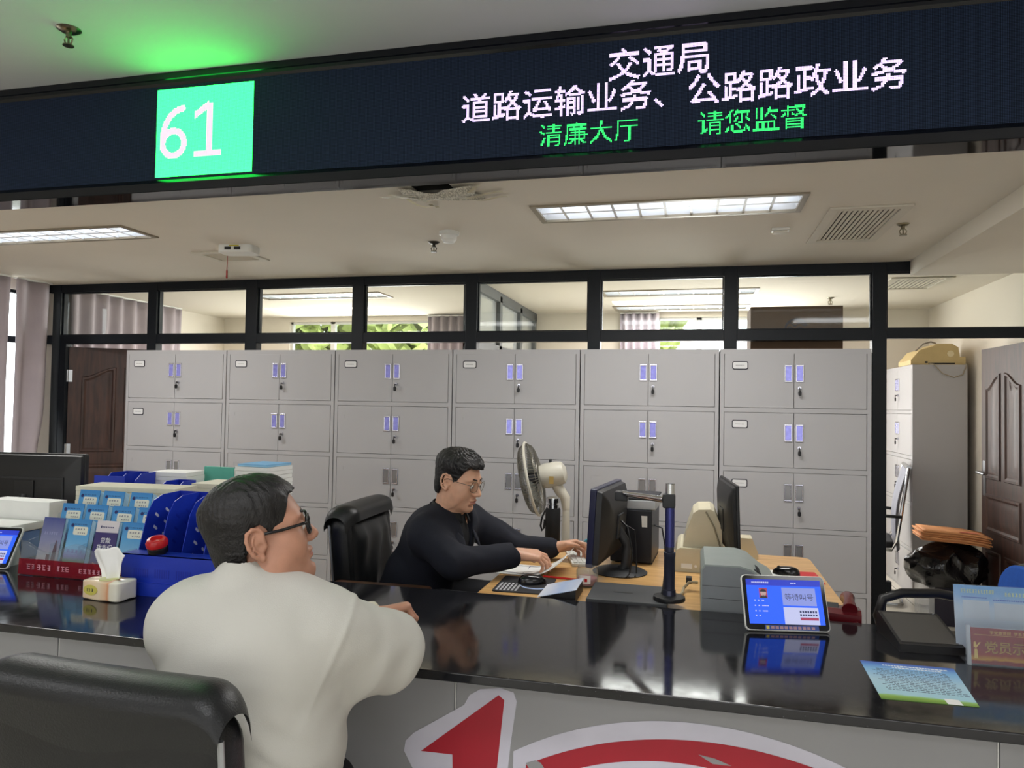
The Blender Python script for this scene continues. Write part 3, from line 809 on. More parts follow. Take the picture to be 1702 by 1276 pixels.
# printer on the back room cabinet
FXP = [(-.01, 0), (-.01, .035), (.055, .115), (.15, .145), (.172, .163), (.28, .163), (.325, .135), (.335, .06), (.375, .06), (.375, 0)]
OLDB = pm('yellowed_plastic', (196, 174, 124), .5, var=.04)
fx = thing('passbook_printer', 'yellowed beige printer on top of the back room cabinet', 'printer', (1.663, 6.365, 1.802))
MB().prism(FXP, 0, .36, 'xz').build('housing', OLDB, fx, smooth=.4)
MB().cyl((.27, -.004, .085), (.27, .0, .085), .024, n=24).build('round_cap', pm('pale_cap', (220, 208, 170), .5), fx)
MB().box(.115, .30, -.002, .0, .004, .014).box(.09, .108, -.004, 0, .012, .026).build('slot', BLACK, fx, smooth=0)
MB().tube([(.05, .1, .115), (.09, .04, .165), (.14, .03, .18), (.18, .05, .17)], .006, 6).build('paper_guide', pm('guide_grey', (120, 112, 100), .5), fx)
MB().tube([(.12, -.003, .008), (.14, -.042, .002), (.2, -.045, -.07), (.28, -.045, -.10), (.34, -.044, -.08), (.365, -.043, -.02), (.37, -.02, .010)], .0045, 8).build('cable', pm('cable_grey', (150, 140, 122), .6), fx)

# ------------------------------------------------------------------ desks
def desk(name, label, x0, x1, y0, y1, rc):
    t = thing(name, label, 'desk', ((x0+x1)/2, (y0+y1)/2, 0))
    a, b_ = (x1-x0)/2, (y1-y0)/2
    m = MB(); pad(m, -a, a, -b_, b_, .712, .74, rc, .004); m.build('desktop', OAK, t)
    for s in (-1, 1): MB().box(s*(a-.08)-.0125, s*(a-.08)+.0125, -b_+.06, b_-.06, 0, .712, .002).build('side_panel', OAK, t)
    MB().box(-a+.10, a-.10, b_-.12, b_-.10, .25, .712).build('back_panel', OAK, t, smooth=0)
    return t
desk('office_desk', "oak desk behind the counter under the clerk's monitor and printers", -.775, .535, 2.602, 3.745, .06)
desk('office_desk', 'oak desk at the left behind the brochure rack with file holders on it', -3.9, -2.0, 2.602, 3.45, .03)

# ------------------------------------------------------------------ leather chairs
SEAM = pm('piping_silver', (176, 180, 186), .3, .8, var=.05)
BROWNP = pm('brown_armrest', (92, 62, 44), .35, var=.1, coat=.2)
def exec_chair(loc, rz, label, dz=0.0, ah=0.0, arm_m=None):
    t = thing('office_chair', label, 'chair', loc, rz, 'black leather office chairs')
    L = lambda z: -.225-.10*(z-.45)          # back face of the backrest leans
    def B(x, z, d): return (x, L(z)+d*.115-.015*math.cos(x*5), z)
    # back shell and cushion share a rounded outline
    def slab(d0, d1, ins, zt, r):
        m = MB(); pad(m, -.25+ins, .25-ins, .44, zt, 0, 1, .07, .0001, 6)
        out = []
        m2 = MB(); rings = [(ins+r, d0), (ins+r*.3, d0+(d1-d0)*.06), (ins, d0+(d1-d0)*.25), (ins, d0+(d1-d0)*.75), (ins+r*.3, d0+(d1-d0)*.94), (ins+r, d1)]
        vs = []; fs = []; n = 7
        for q, d in rings:
            vs += [B(x, z, d) for x, z in rrect(-.25+q, .25-q, .44+q, zt-q, .07, n)]
        k = 4*n
        for j in range(len(rings)-1): fs += [(j*k+i, j*k+(i+1) % k, (j+1)*k+(i+1) % k, (j+1)*k+i) for i in range(k)]
        fs += [tuple(range(k-1, -1, -1)), tuple((len(rings)-1)*k+i for i in range(k))]
        return m2.add(vs, fs)
    slab(0, .72, 0, .965, .022).build('backrest', LEATHER, t)
    def cush(u, v):
        x = (u-.5)*.40; z = .48+.45*v
        e = min(1, 5*u, 5*(1-u))*min(1, 6*v, 6*(1-v))
        wr = .010*math.sin(26*z+5*math.sin(9*x))*math.sin(PI*v)+.008*math.sin(38*x+9*z)*(.4+.6*v)
        return B(x, z, .70+.36*e**.6+wr*6*e)
    MB().grid(cush, 33, 40).build('cushion', LEATHER, t, smooth=3)
    # top flap folded over the back
    def flap(u, v):
        x = (u-.5)*.516
        dr = .074+.014*math.cos((u-.5)*9)-.05*max(0, (abs(u-.5)-.36)/.14)**2
        a = v*3
        e_ = max(0, (abs(x)-.188)/.072); rr_ = .03-.062*(1-math.sqrt(max(0, 1-e_*e_))); df = 1.06-.36*min(1, e_)**1.5
        drop = .03-rr_
        if a < 1: p = B(x, .935+.027*a, df-.02*a); 
        elif a < 2:
            q = (a-1)*PI; mid_ = (df-.14)/2; p0 = B(x, .962, mid_+(df-.02-mid_)*math.cos(q)); p = (p0[0], p0[1], .962+.040*math.sin(q))
        else: p = B(x, .962-dr*(a-2), -.14+.02*math.sin(3*x))
        return (p[0], p[1], p[2]-drop)
    MB().grid(flap, 41, 37).build('head_flap', LEATHER, t, smooth=3)
    for s in (-1, 1):
        MB().tube([B(s*.2505, .92-.02*i, .02) for i in range(24)], .0055, 6).build('piping', SEAM, t)
    m = MB(); pad(m, -.26, .26, -.23, .28, .40, .50, .08, .04, 6); m.build('seat', LEATHER, t)
    for s in (-1, 1):
        f = MB().tube([(s*.24, .18, .42), (s*.305, .18, .44), (s*.315, .17, .62), (s*.31, .12, .675)], .014, 8)
        f.tube([(s*.24, -.20, .42), (s*.305, -.20, .44), (s*.315, -.21, .62), (s*.31, -.17, .675)], .014, 8)
        f.build('arm_frame', CHROME, t)
        a = MB(); pad(a, s*.31-.032, s*.31+.032, -.22, .20, .672, .708, .028, .012, 5); a.build('armrest', arm_m or BROWNP, t)
    for o_ in kids(t):
        o_.location.z = dz+(ah if o_.name.startswith('arm') else 0)
    MB().cyl((0, 0, .12), (0, 0, .40+dz), .028).cyl((0, 0, .36+dz), (0, 0, .40+dz), .10, n=24).build('gas_lift', BLACK, t)
    for k in range(5):
        a = 2*PI*k/5+.3; c, s_ = math.cos(a), math.sin(a)
        l = MB().tube([(c*.02, s_*.02, .13), (c*.17, s_*.17, .11), (c*.29, s_*.29, .075)], [.026, .022, .016], 8)
        lo = l.build('base_leg', CHROME, t)
        MB().cyl((c*.29-s_*.02, s_*.29+c*.02, .028), (c*.29+s_*.02, s_*.29-c*.02, .028), .028, n=16).cyl((c*.29, s_*.29, .04), (c*.29, s_*.29, .08), .008).build('caster', BLACK, lo)
    return t
fc = exec_chair((-1.072, 1.432, 0), R(-2), 'black leather chair in the foreground that the man in white sits on', -.075, -.05, LEATHER)
fc.scale.x = 1.14
exec_chair((-1.215, 3.10, 0), R(-88), 'black leather chair behind the counter that the clerk sits on')

# ------------------------------------------------------------------ curtains
def fabric(name, col):
    m = pm(name, col, .9, var=.05, scale=5, bump=.15, bscale=300)
    b = m.node_tree.nodes['Principled BSDF']
    b.inputs['Transmission Weight'].default_value = 0
    return m
CURT = fabric('mauve_curtain_fabric', (176, 166, 172))
def curtain(name, label, y0, y1, folds, amp, x=-5.2, z0=.03, z1=2.37, pinch=None, grp=None, lean=0):
    nu = int(folds*10)+1
    def fn(u, v):
        y = y0+(y1-y0)*u; z = z1+(z0-z1)*v
        if pinch: 
            w_ = math.exp(-((z-pinch[0])/pinch[1])**2); y += -pinch[2]*w_*u
        return (x+amp*math.sin(2*PI*folds*u+.4)*(.75+.25*v)+.01*math.sin(5*v+9*u)+lean*u, y, z)
    m = MB().grid(fn, nu, 24)
    o = m.build('fabric', CURT, None, smooth=3)
    md = o.modifiers.new('thickness', 'SOLIDIFY'); md.thickness = .003
    t = thing(name, label, 'curtain', (0, 0, 0), group=grp); o.parent = t
    MB().box(x-.02, x+.02, y0, y1, z1, z1+.012).build('rail', WHITEP, t, smooth=0)
    return t
curtain('curtain', 'grey curtain panel at the left edge of the photo, nearer side of the gap', 3.3, 4.635, 5, .035, grp='grey curtains')
curtain('curtain', 'grey curtain panel beside the dark partition post with its edge pulled in', 4.69, 5.02, 1.6, .03, pinch=(.95, .25, .06), grp='grey curtains')
curtain('curtain', 'grey pleated curtain of the back room seen through the pane over the brown door', 5.22, 6.62, 8, .035, grp='grey curtains')
def bcurt(x0, x1, label):
    def fn(u, v):
        return (x0+(x1-x0)*u, YB-.09+.03*math.sin(2*PI*5*u), 2.36-(2.3)*v)
    t = thing('curtain', label, 'curtain', (0, 0, 0), group='grey curtains')
    o = MB().grid(fn, 51, 6).build('fabric', CURT, t, smooth=3)
    md = o.modifiers.new('thickness', 'SOLIDIFY'); md.thickness = .003
    MB().box(x0, x1, YB-.11, YB-.07, 2.36, 2.372).build('rail', WHITEP, t, smooth=0)
bcurt(-2.76, -2.28, 'grey curtain at the far back window with the green view')
bcurt(-.72, -.34, 'grey curtain left of the bright back window seen over the fifth cabinet')
bcurt(.86, 1.25, 'grey curtain right of the bright back window seen beside the cardboard box')

# trees outside the back window
LEAF = pm('leaf_green', (168, 180, 104), .7, var=.3, scale=3)
TRUNK = pm('tree_bark', (90, 74, 56), .9, var=.2)
rt_ = random.Random(11)
for i, (x, y, h) in enumerate(((-7.3, 13.2, 4.6), (-4.4, 12.8, 4.2), (-1.5, 13.4, 4.8))):
    t = thing('tree', ('leafy tree outside the back window, left of three', 'leafy tree outside the back window, middle of three', 'leafy tree outside the back window, right of three')[i], 'tree', (x, y, 0))
    MB().tube([(0, 0, 0), (.05, 0, h*.4), (0, .05, h*.8)], [.12, .09, .04], 8).build('trunk', TRUNK, t)
    lf = MB()
    for k in range(1400):
        a, b_, r_ = rt_.uniform(0, 2*PI), rt_.uniform(-1, 1), rt_.uniform(.3, 1)**.5
        c = Vector((math.cos(a)*math.sqrt(1-b_*b_)*1.3*r_, math.sin(a)*math.sqrt(1-b_*b_)*1.3*r_, h*.62+b_*1.5*r_))
        n = Vector((rt_.uniform(-1, 1), rt_.uniform(-1, 1), rt_.uniform(-1, 1))).normalized(); u_ = n.orthogonal()*.09; v_ = n.cross(u_)
        lf.quad(c-u_-v_, c+u_-v_, c+u_+v_, c-u_+v_)
    lf.build('crown', LEAF, t, smooth=0)
struct(MB().box(-12, 8, 7.7, 22, -.3, -.1).build('ground', pm('outside_ground', (150, 150, 140), .9, var=.1), smooth=0))
# ------------------------------------------------------------------ people: smooth-blended bodies, meshed as one surface
class Field:
    def __init__(s, lo, hi, h):
        s.lo = np.array(lo, float); s.h = h
        s.n = np.ceil((np.array(hi)-s.lo)/h).astype(int)+1
        s.ax = [(s.lo[i]+h*np.arange(s.n[i])).astype(np.float32) for i in range(3)]
        s.F = np.full(tuple(s.n), .5, np.float32)
    def blk(s, lo, hi, m):
        sl = []
        for i in range(3):
            a = max(0, int((lo[i]-m-s.lo[i])/s.h)); b = min(s.n[i], int((hi[i]+m-s.lo[i])/s.h)+2)
            if b <= a: return None
            sl.append(slice(a, b))
        return tuple(sl), np.meshgrid(s.ax[0][sl[0]], s.ax[1][sl[1]], s.ax[2][sl[2]], indexing='ij', sparse=True)
    def put(s, fn, lo, hi, k, op='add'):
        r = s.blk(lo, hi, k+.03)
        if r is None: return
        sl, (X, Y, Z) = r
        d = fn(X, Y, Z); A = s.F[sl]
        if op == 'sub': A = -A
        if k > 0:
            h = np.maximum(k-np.abs(A-d), 0)/k; o = np.minimum(A, d)-h*h*k*.25
        else: o = np.minimum(A, d)
        s.F[sl] = o if op == 'add' else -o
    def cap(s, a, b, ra, rb, k=.02, op='add'):
        a = np.array(a, float); b = np.array(b, float); ba = b-a; L = max(ba@ba, 1e-9)
        def fn(X, Y, Z):
            x, y, z = X-a[0], Y-a[1], Z-a[2]
            t = np.clip((x*ba[0]+y*ba[1]+z*ba[2])/L, 0, 1)
            return (np.sqrt((x-ba[0]*t)**2+(y-ba[1]*t)**2+(z-ba[2]*t)**2)-(ra+(rb-ra)*t)).astype(np.float32)
        r = max(ra, rb); s.put(fn, np.minimum(a, b)-r, np.maximum(a, b)+r, k, op)
    def ell(s, c, r, k=.02, op='add', rot=None):
        c = np.array(c, float); r = np.array(r, float); Q = np.eye(3) if rot is None else np.array(rot)
        def fn(X, Y, Z):
            x, y, z = X-c[0], Y-c[1], Z-c[2]
            u = [x*Q[0, i]+y*Q[1, i]+z*Q[2, i] for i in range(3)]
            k0 = np.sqrt(sum((u[i]/r[i])**2 for i in range(3))); k1 = np.sqrt(sum((u[i]/r[i]**2)**2 for i in range(3)))
            return (k0*(k0-1)/np.maximum(k1, 1e-6)).astype(np.float32)
        e = np.sqrt(((Q*r)**2).sum(1)); s.put(fn, c-e, c+e, k, op)
    def warp(s, fn):
        X, Y, Z = np.meshgrid(*s.ax, indexing='ij', sparse=True)
        s.F = fn(X, Y, Z, s.F).astype(np.float32)
    def mesh(s):
        F = s.F; h = s.h; I = F < 0
        c = I[:-1, :-1, :-1].astype(np.int8)
        for dx in (0, 1):
            for dy in (0, 1):
                for dz in (0, 1):
                    if dx+dy+dz: c = c+I[dx:F.shape[0]-1+dx, dy:F.shape[1]-1+dy, dz:F.shape[2]-1+dz]
        cells = np.argwhere((c > 0) & (c < 8)); N = len(cells)
        cor = [(a, b, d) for a in (0, 1) for b in (0, 1) for d in (0, 1)]
        val = np.stack([F[cells[:, 0]+a, cells[:, 1]+b, cells[:, 2]+d] for a, b, d in cor], 1)
        P = np.zeros((N, 3)); W = np.zeros(N)
        for i in range(8):
            for j in range(i+1, 8):
                if sum(abs(cor[i][q]-cor[j][q]) for q in range(3)) != 1: continue
                m = (val[:, i] < 0) != (val[:, j] < 0)
                t = val[m, i]/(val[m, i]-val[m, j])
                P[m] += np.array(cor[i])+(np.array(cor[j])-np.array(cor[i]))*t[:, None]; W[m] += 1
        V = s.lo+(cells+P/W[:, None])*h
        idx = np.full(tuple(np.array(F.shape)-1), -1, np.int32); idx[cells[:, 0], cells[:, 1], cells[:, 2]] = np.arange(N)
        Q = []
        for ax in range(3):
            sl0 = [slice(1, -1)]*3; sl1 = [slice(1, -1)]*3; sl0[ax] = slice(0, -1); sl1[ax] = slice(1, None)
            A = I[tuple(sl0)]; B = I[tuple(sl1)]
            e = np.argwhere(A != B); off = np.ones(3, int); off[ax] = 0; e = e+off
            fl = I[e[:, 0], e[:, 1], e[:, 2]]
            u, v = [(1, 2), (2, 0), (0, 1)][ax]
            eu = np.eye(3, dtype=int)[u]; ev = np.eye(3, dtype=int)[v]
            q = np.stack([idx[tuple((e-du*eu-dv*ev).T)] for du, dv in ((1, 1), (0, 1), (0, 0), (1, 0))], 1)
            q[~fl] = q[~fl][:, ::-1]; Q.append(q)
        Q = np.concatenate(Q); Q = Q[(Q >= 0).all(1)]
        return V, Q
def link_mesh(name, V, Q, mats, parent=None, slot=None, relax=1):
    for _ in range(relax):   # light relaxation of the surface
        acc = np.zeros_like(V); cnt = np.zeros(len(V))
        for a, b in ((0, 1), (1, 2), (2, 3), (3, 0)):
            np.add.at(acc, Q[:, a], V[Q[:, b]]); np.add.at(cnt, Q[:, a], 1); np.add.at(acc, Q[:, b], V[Q[:, a]]); np.add.at(cnt, Q[:, b], 1)
        V = V*.5+.5*acc/np.maximum(cnt, 1)[:, None]
    me = bpy.data.meshes.new(name)
    me.vertices.add(len(V)); me.vertices.foreach_set('co', V.astype(np.float32).ravel())
    me.loops.add(len(Q)*4); me.loops.foreach_set('vertex_index', Q.astype(np.int32).ravel())
    me.polygons.add(len(Q)); me.polygons.foreach_set('loop_start', np.arange(0, len(Q)*4, 4, dtype=np.int32)); me.polygons.foreach_set('loop_total', np.full(len(Q), 4, np.int32))
    for m in (mats if isinstance(mats, list) else [mats]): me.materials.append(m)
    if slot is not None: me.polygons.foreach_set('material_index', slot(V[Q].mean(1)).astype(np.int32))
    me.polygons.foreach_set('use_smooth', np.ones(len(Q), bool))
    me.update(calc_edges=True); me.validate()
    o = bpy.data.objects.new(name, me); COL.objects.link(o)
    if parent: o.parent = parent
    return o
def wob(X, Y, Z, f, seed, n=5):
    r = np.random.RandomState(seed); o = 0
    for i in range(n):
        d = r.normal(size=3); d /= np.linalg.norm(d); ff = f*r.uniform(.6, 1.5)
        o = o+np.sin((X*d[0]+Y*d[1]+Z*d[2])*ff+r.uniform(0, 6.3))
    return o/n
def basis(fwd, pitch, roll=0):
    """head frame: columns forward, left, up"""
    a = math.atan2(fwd[1], fwd[0])
    f = np.array([math.cos(a)*math.cos(pitch), math.sin(a)*math.cos(pitch), math.sin(pitch)])
    l = np.array([-math.sin(a), math.cos(a), 0]); u = np.cross(f, l)
    l2 = l*math.cos(roll)+u*math.sin(roll); u2 = np.cross(f, l2)
    return np.stack([f, l2, u2], 1)
def head(Fd, O, B, s, fat):
    T = lambda p: O+B @ (np.array(p)*s)
    E = lambda c, r, k=.02, op='add', rot=None: Fd.ell(T(c), np.array(r)*s, k*s, op, B if rot is None else B @ rot)
    Cp = lambda a, b, ra, rb, k=.015, op='add': Fd.cap(T(a), T(b), ra*s, rb*s, k*s, op)
    E((-.012, 0, .045), (.098, .076, .080)); E((.03, 0, -.01), (.060, .064+.006*fat, .078), .03)
    E((.032, 0, -.066), (.052, .056+.010*fat, .044+.004*fat), .03); E((.074, 0, -.092), (.018+.002*fat, .024, .016), .025)
    for q in (-1, 1):
        E((.048, q*.045, -.022), (.034+.003*fat, .026+.005*fat, .036), .025)
        E((.072, q*.026, .034), (.016, .030, .010), .02)
        E((.010, q*(.058+.006*fat), -.060), (.030, .014+.006*fat, .034), .03)
    if fat > 0: E((.03, 0, -.100), (.05, .050, .026), .04)
    for q in (-1, 1):
        E((.099, q*.033, .012), (.012, .019, .012), .016, 'sub')
        E((.078, q*.032, .011), (.0115, .0155, .0115), .006)
        E((.0835, q*.032, .0185), (.0075, .0165, .0050), .006)          # upper lid
    Cp((.085, 0, .022), (.108, 0, -.020), .0075, .0125, .014)
    for q in (-1, 1): E((.099, q*.0125, -.025), (.011, .0078, .0085), .008)
    E((.091, 0, -.0505), (.010, .024, .0062), .008); E((.090, 0, -.0640), (.010, .0205, .0072), .008)
    E((.102, 0, -.0568), (.008, .022, .0016), .003, 'sub')
    E((.088, 0, -.076), (.012, .018, .006), .010, 'sub')
    ye = .074+.007*fat
    for q in (-1, 1):      # ears: back plate, helix rim, inner ridge, tragus, lobe
        ear = lambda x, z, d=0: (-.012+x-.12*z, q*(ye+.010-.42*x+d), .002+z*1.08+.10*x)
        E(ear(0, .004, -.007), (.0165, .0065, .029), .010)
        hx = [(.012, .004), (.0145, .018), (.010, .029), (-.002, .0335), (-.014, .029), (-.0195, .016), (-.0195, .001), (-.0155, -.012), (-.009, -.021)]
        for a, b in zip(hx, hx[1:]): Cp(ear(*a), ear(*b), .0042, .0042, .003)
        E(ear(-.001, -.026, -.002), (.0085, .0055, .0085), .006)
        ax_ = [(-.004, .020), (-.010, .010), (-.010, -.004), (-.004, -.014)]
        for a, b in zip(ax_, ax_[1:]): Cp(ear(*a, -.002), ear(*b, -.002), .0030, .0030, .003)
        E(ear(.013, -.006, -.001), (.0045, .005, .0065), .004)
        E(ear(.003, -.004, .002), (.0065, .006, .0085), .004, 'sub')
def neck(Fd, O, B, s, base, r0, r1):
    T = lambda p: O+B @ (np.array(p)*s)
    Fd.cap(T((-.030, 0, -.045)), base, r0*s, r1*s, .04)
    Fd.cap(T((.02, 0, -.07)), np.array(base)+[0, 0, .02], r0*.8*s, r1*.9*s, .04)
def hair(name, O, B, s, line, vol, mat, parent, fringe, seed, h=.0032, side=.004, brow=True, spiky=0.0):
    ext = .155*s; Fd = Field(O-ext, O+ext, h)
    Fd.ell(O+B @ np.array((-.012, 0, .047))*s, np.array((.100, .0785, .084))*s, .01, 'add', B)
    Fd.ell(O+B @ np.array((-.035, 0, -.02))*s, np.array((.066, .064, .07))*s, .03, 'add', B)
    xs, zs = line
    def cut(X, Y, Z, F):
        x, y, z = X-O[0], Y-O[1], Z-O[2]
        u = (x*B[0, 0]+y*B[1, 0]+z*B[2, 0])/s; v = (x*B[0, 1]+y*B[1, 1]+z*B[2, 1])/s; w_ = (x*B[0, 2]+y*B[1, 2]+z*B[2, 2])/s
        top = np.clip((w_-.045)/.05, 0, 1)
        F = F-side-(vol-side)*top
        # strands: fine ridges that run front to back over the crown and down the sides
        F = F+.0013*np.sin(v*460+9*np.sin(u*38)+14*np.sin(w_*21))*top+.0012*wob(u, v, w_, 340, seed)+.0018*wob(u, v, w_, 110, seed+1)
        if spiky: F = F-spiky*top*np.clip((u+.06)/.1, .3, 1)*(.5+.9*np.abs(np.sin(v*170+5*np.sin(u*40)+2*np.sin(w_*90)))*np.abs(np.sin(u*95+3*np.sin(v*60))))
        zl = np.interp(u, xs, zs)-fringe*np.exp(-((u-.085)/.03)**2)*(.5+.5*np.sin(v*150+6*np.sin(v*60)))
        return np.maximum(F, (zl-w_)*s*.8)
    Fd.warp(cut)
    if brow:
        for q in (-1, 1):
            a = O+B @ (np.array((.0945, q*.014, .0365))*s); m = O+B @ (np.array((.0895, q*.032, .0405))*s); b = O+B @ (np.array((.076, q*.049, .035))*s)
            Fd.cap(a, m, .0036*s, .0036*s, .002); Fd.cap(m, b, .0036*s, .0022*s, .002)
    V, Q = Fd.mesh()
    return link_mesh(name, V, Q, mat, parent)
FB = [(.088, .031), (.093, .0105), (.087, -.0105), (.077, -.030)]
FL = [(.044, .026, .021), (.048, .029, .022), (.044, .027, .021), (.035, .021, .018)]
def hand(Fd, W, F, N, T, curls, thumb, s=1.0, splay=(.10, .03, -.03, -.12)):
    """W wrist, F towards the fingers, N back of the hand, T thumb side; curls = three bends per finger"""
    F, N, T = (np.array(v, float) for v in (F, N, T))
    F /= np.linalg.norm(F); N = N-F*(N@F); N /= np.linalg.norm(N); T0 = np.cross(N, F); T = T0 if T0@T > 0 else -T0
    G = lambda x, y, z: np.array(W)+(F*x+T*y+N*z)*s
    for i in range(4): Fd.cap(G(.004, FB[i][1]*.62, 0), G(FB[i][0], FB[i][1], 0), .0145*s, .0115*s, .020*s)
    Fd.cap(G(.01, .012, -.006), G(.055, .022, -.010), .016*s, .014*s, .018*s)
    tips = []
    for i in range(4):
        x, y, z = FB[i][0], FB[i][1], 0.; a = 0.; r = .0092 if i < 3 else .0080
        p = np.array((x, y, z))
        for j in range(3):
            a += curls[i][j]; L = FL[i][j]
            q = p+np.array((math.cos(a)*L, splay[i]*L*math.cos(a), -math.sin(a)*L))
            Fd.cap(G(*p), G(*q), (r-.0004*j)*s, (r-.0007*(j+1))*s, .004*s); p = q
        tips.append(G(*p))
    p = np.array((.022, .022, -.006))
    for j, q in enumerate(thumb):
        Fd.cap(G(*p), G(*q), (.0145, .0110, .0100)[j]*s, (.0115, .0102, .0082)[j]*s, (.014, .006, .004)[j]*s); p = np.array(q)
    return tips
def skin_mat(name, col):
    m = pm(name, col, .48, var=.07, scale=40, bump=.06, bscale=500)
    b = m.node_tree.nodes['Principled BSDF']
    b.inputs['Subsurface Weight'].default_value = .12; b.inputs['Subsurface Radius'].default_value = (.012, .005, .003); b.inputs['Subsurface Scale'].default_value = .5
    return m
LIP = pm('lip_skin', (172, 112, 98), .4, var=.05)
HAIRM = pm('black_hair', (24, 22, 22), .42, var=.35, scale=160, bump=.3, bscale=350, stretch=(.5, 1, .4))
EYEW = pm('eye_white', (222, 216, 210), .25, var=0); IRIS = pm('eye_iris', (30, 20, 16), .15, var=0)
def eyes(O, B, s, parent, gaze):
    for q in (-1, 1):
        c = O+B @ (np.array((.0805, q*.032, .0105))*s)
        m = MB()
        d = Vector(B @ np.array(gaze)); m.lathe([(.0130*s*math.sin(t), .0130*s*math.cos(t)) for t in [PI*(1-k/14) for k in range(15)]], c, 20, d)
        m.mi = [1 if (Vector(np.mean([m.v[i] for i in f], axis=0))-Vector(c)).normalized().dot(d) > .86 else 0 for f in m.f]
        m.build('eye', [EYEW, IRIS], parent, smooth=3)
def lip_slot(O, B, s):
    def f(C):
        q = (C-O) @ B/s
        return ((np.abs(q[:, 1]) < .021) & (q[:, 0] > .084) & (np.abs(q[:, 2]+.0575) < .0105-.30*np.abs(q[:, 1]))).astype(int)
    return f
A_ = lambda *p: np.array(p, float)

# ---- the man in the white sweater, seated at the counter
SK1 = skin_mat('skin_tan', (186, 136, 112))
MO = A_(-.978, 1.545, 1.120); MBs = basis((.80, .60), R(13), R(0)); MS = 1.07
hipc = A_(-.965, 1.425, .53); chest = A_(-.945, 1.495, .87); sR = A_(-.785, 1.525, .925); sL = A_(-1.105, 1.470, .925)
eR = A_(-.718, 1.700, .842); wR = A_(-.93, 1.905, .822); eL = A_(-1.165, 1.665, .838); wL = A_(-.875, 1.955, .834)
nb_ = A_(-.975, 1.495, .975)
def man_body(Fd, g, cloth=False):
    Fd.cap(hipc, chest, .165+g, .150+g, .03); Fd.ell(A_(-.955, 1.475, .68), A_(.185+g, .165+g, .18+g), .06)
    Fd.ell(chest, A_(.180+g, .135+g, .130+g), .05); Fd.cap(sR, sL, .050+g*.7, .050+g*.7, .06); Fd.cap(A_(-.87, 1.515, .960), A_(-1.07, 1.475, .962), .058+g*.6, .058+g*.6, .06)
    Fd.cap(sR, eR+A_(.006, 0, .010), .050+g*1.3, .043+g*1.1, .04); Fd.cap(sL, eL, .050+g*1.3, .043+g*1.6, .04)
man = Field((-1.30, 1.24, .0), (-.60, 2.10, 1.32), .0031)
man_body(man, -.012)
man.cap(eR, wR, .040, .027, .02); man.cap(eL, wL, .040, .027, .02)
neck(man, MO, MBs, MS, nb_, .060, .066)
LEGS = ((-1.07, -1.13), (-.87, -.93))
for hx, kx in LEGS:
    man.cap((hx, 1.44, .48), (kx, 1.80, .43), .085, .062, .04); man.cap((kx, 1.80, .43), (kx, 1.77, .10), .055, .036, .02); man.cap((kx, 1.76, .06), (kx, 1.89, .045), .036, .030, .02)
head(man, MO, MBs, MS, 1.0)
dl = wL-eL; hand(man, wL+A_(.012, .006, .004), A_(.45, .45, .10), A_(-.25, .10, 1), A_(-.6, .6, 0), [(1.15, 1.2, .6)]*3+[(1.2, 1.3, .6)], [(.045, .038, -.012), (.062, .036, -.030), (.072, .026, -.046)], .98)
hand(man, wR+A_(-.012, .012, .0), A_(-.75, .35, -.05), A_(0, .1, 1), A_(.3, .9, 0), [(.25, .4, .3)]*4, [(.045, .045, -.012), (.070, .058, -.016), (.09, .062, -.02)], .98)
V, Q = man.mesh()
mo = link_mesh('person', V, Q, [SK1, LIP], None, lip_slot(MO, MBs, MS))
tag(mo, 'man in a white sweater and black glasses seated with folded arms at the counter', 'person')
hair('hair', MO, MBs, MS, ((-.13, -.09, -.052, -.042, -.034, -.022, .000, .010, .017, .028, .042, .058, .072, .12), (-.082, -.088, -.082, -.045, .010, .036, .042, .030, .000, .000, .022, .055, .088, .096)), .014, HAIRM, mo, .004, 5)
eyes(MO, MBs, MS, mo, (.97, -.1, .15))
SWEAT = pm('cream_sweater_knit', (198, 196, 188), .92, var=.015, scale=8, bump=.10, bscale=420)
sw = Field((-1.42, 1.18, .50), (-.52, 2.12, 1.08), .0055)
man_body(sw, .030, True)
sw.cap(hipc+A_(0, 0, -.02), hipc+A_(.02, .03, .10), .198, .192, .04)
sw.cap(eR, eR+(wR-eR)*.86, .072, .058, .04); sw.cap(eL, eL+(wL-eL)*.84, .072, .058, .04)
sw.cap(sR+(eR-sR)*.5+A_(.0, -.01, -.045), eR+A_(.0, -.03, -.035), .085, .060, .06)
sw.cap(A_(-.985, 1.487, .985), A_(-.985, 1.49, 1.022), .078, .074, .02)
def folds(X, Y, Z, F):
    w_ = .0050*wob(X, Y, Z, 26, 3)+.0028*wob(X, Y, Z, 60, 4)
    low = np.exp(-((Z-.70)/.09)**2)/(1+np.exp((X+.790)/.015))
    w_ = w_+.010*low*np.sin(Z*95+7*np.sin(X*8+Y*5)+10*(X+1))*(.6+.4*np.sin(X*17+1))
    arm = np.exp(-((X+.74)**2+(Y-1.66)**2+(Z-.87)**2)/.012)
    w_ = w_+.003*arm*np.sin(62*(X*.55+Y*.75-Z*.35)+3*np.sin(22*Z))
    # dropped shoulder seam and hem
    s1 = (X+.775)*.80+(Y-1.55)*.42-(Z-.93)*.42
    w_ = w_-.006*np.exp(-(s1/.007)**2)*(np.exp(-((X+.77)**2+(Y-1.54)**2+(Z-.92)**2)/.03))
    return F+w_
sw.warp(folds)
V, Q = sw.mesh(); so = link_mesh('sweater', V, Q, SWEAT, mo)
RIB = pm('ribbed_knit', (206, 202, 182), .9, var=.03, scale=6, bump=.3, bscale=200, stretch=(3, 3, .2))
cf = Field((-1.12, 1.72, .70), (-.70, 2.12, .94), .0035)
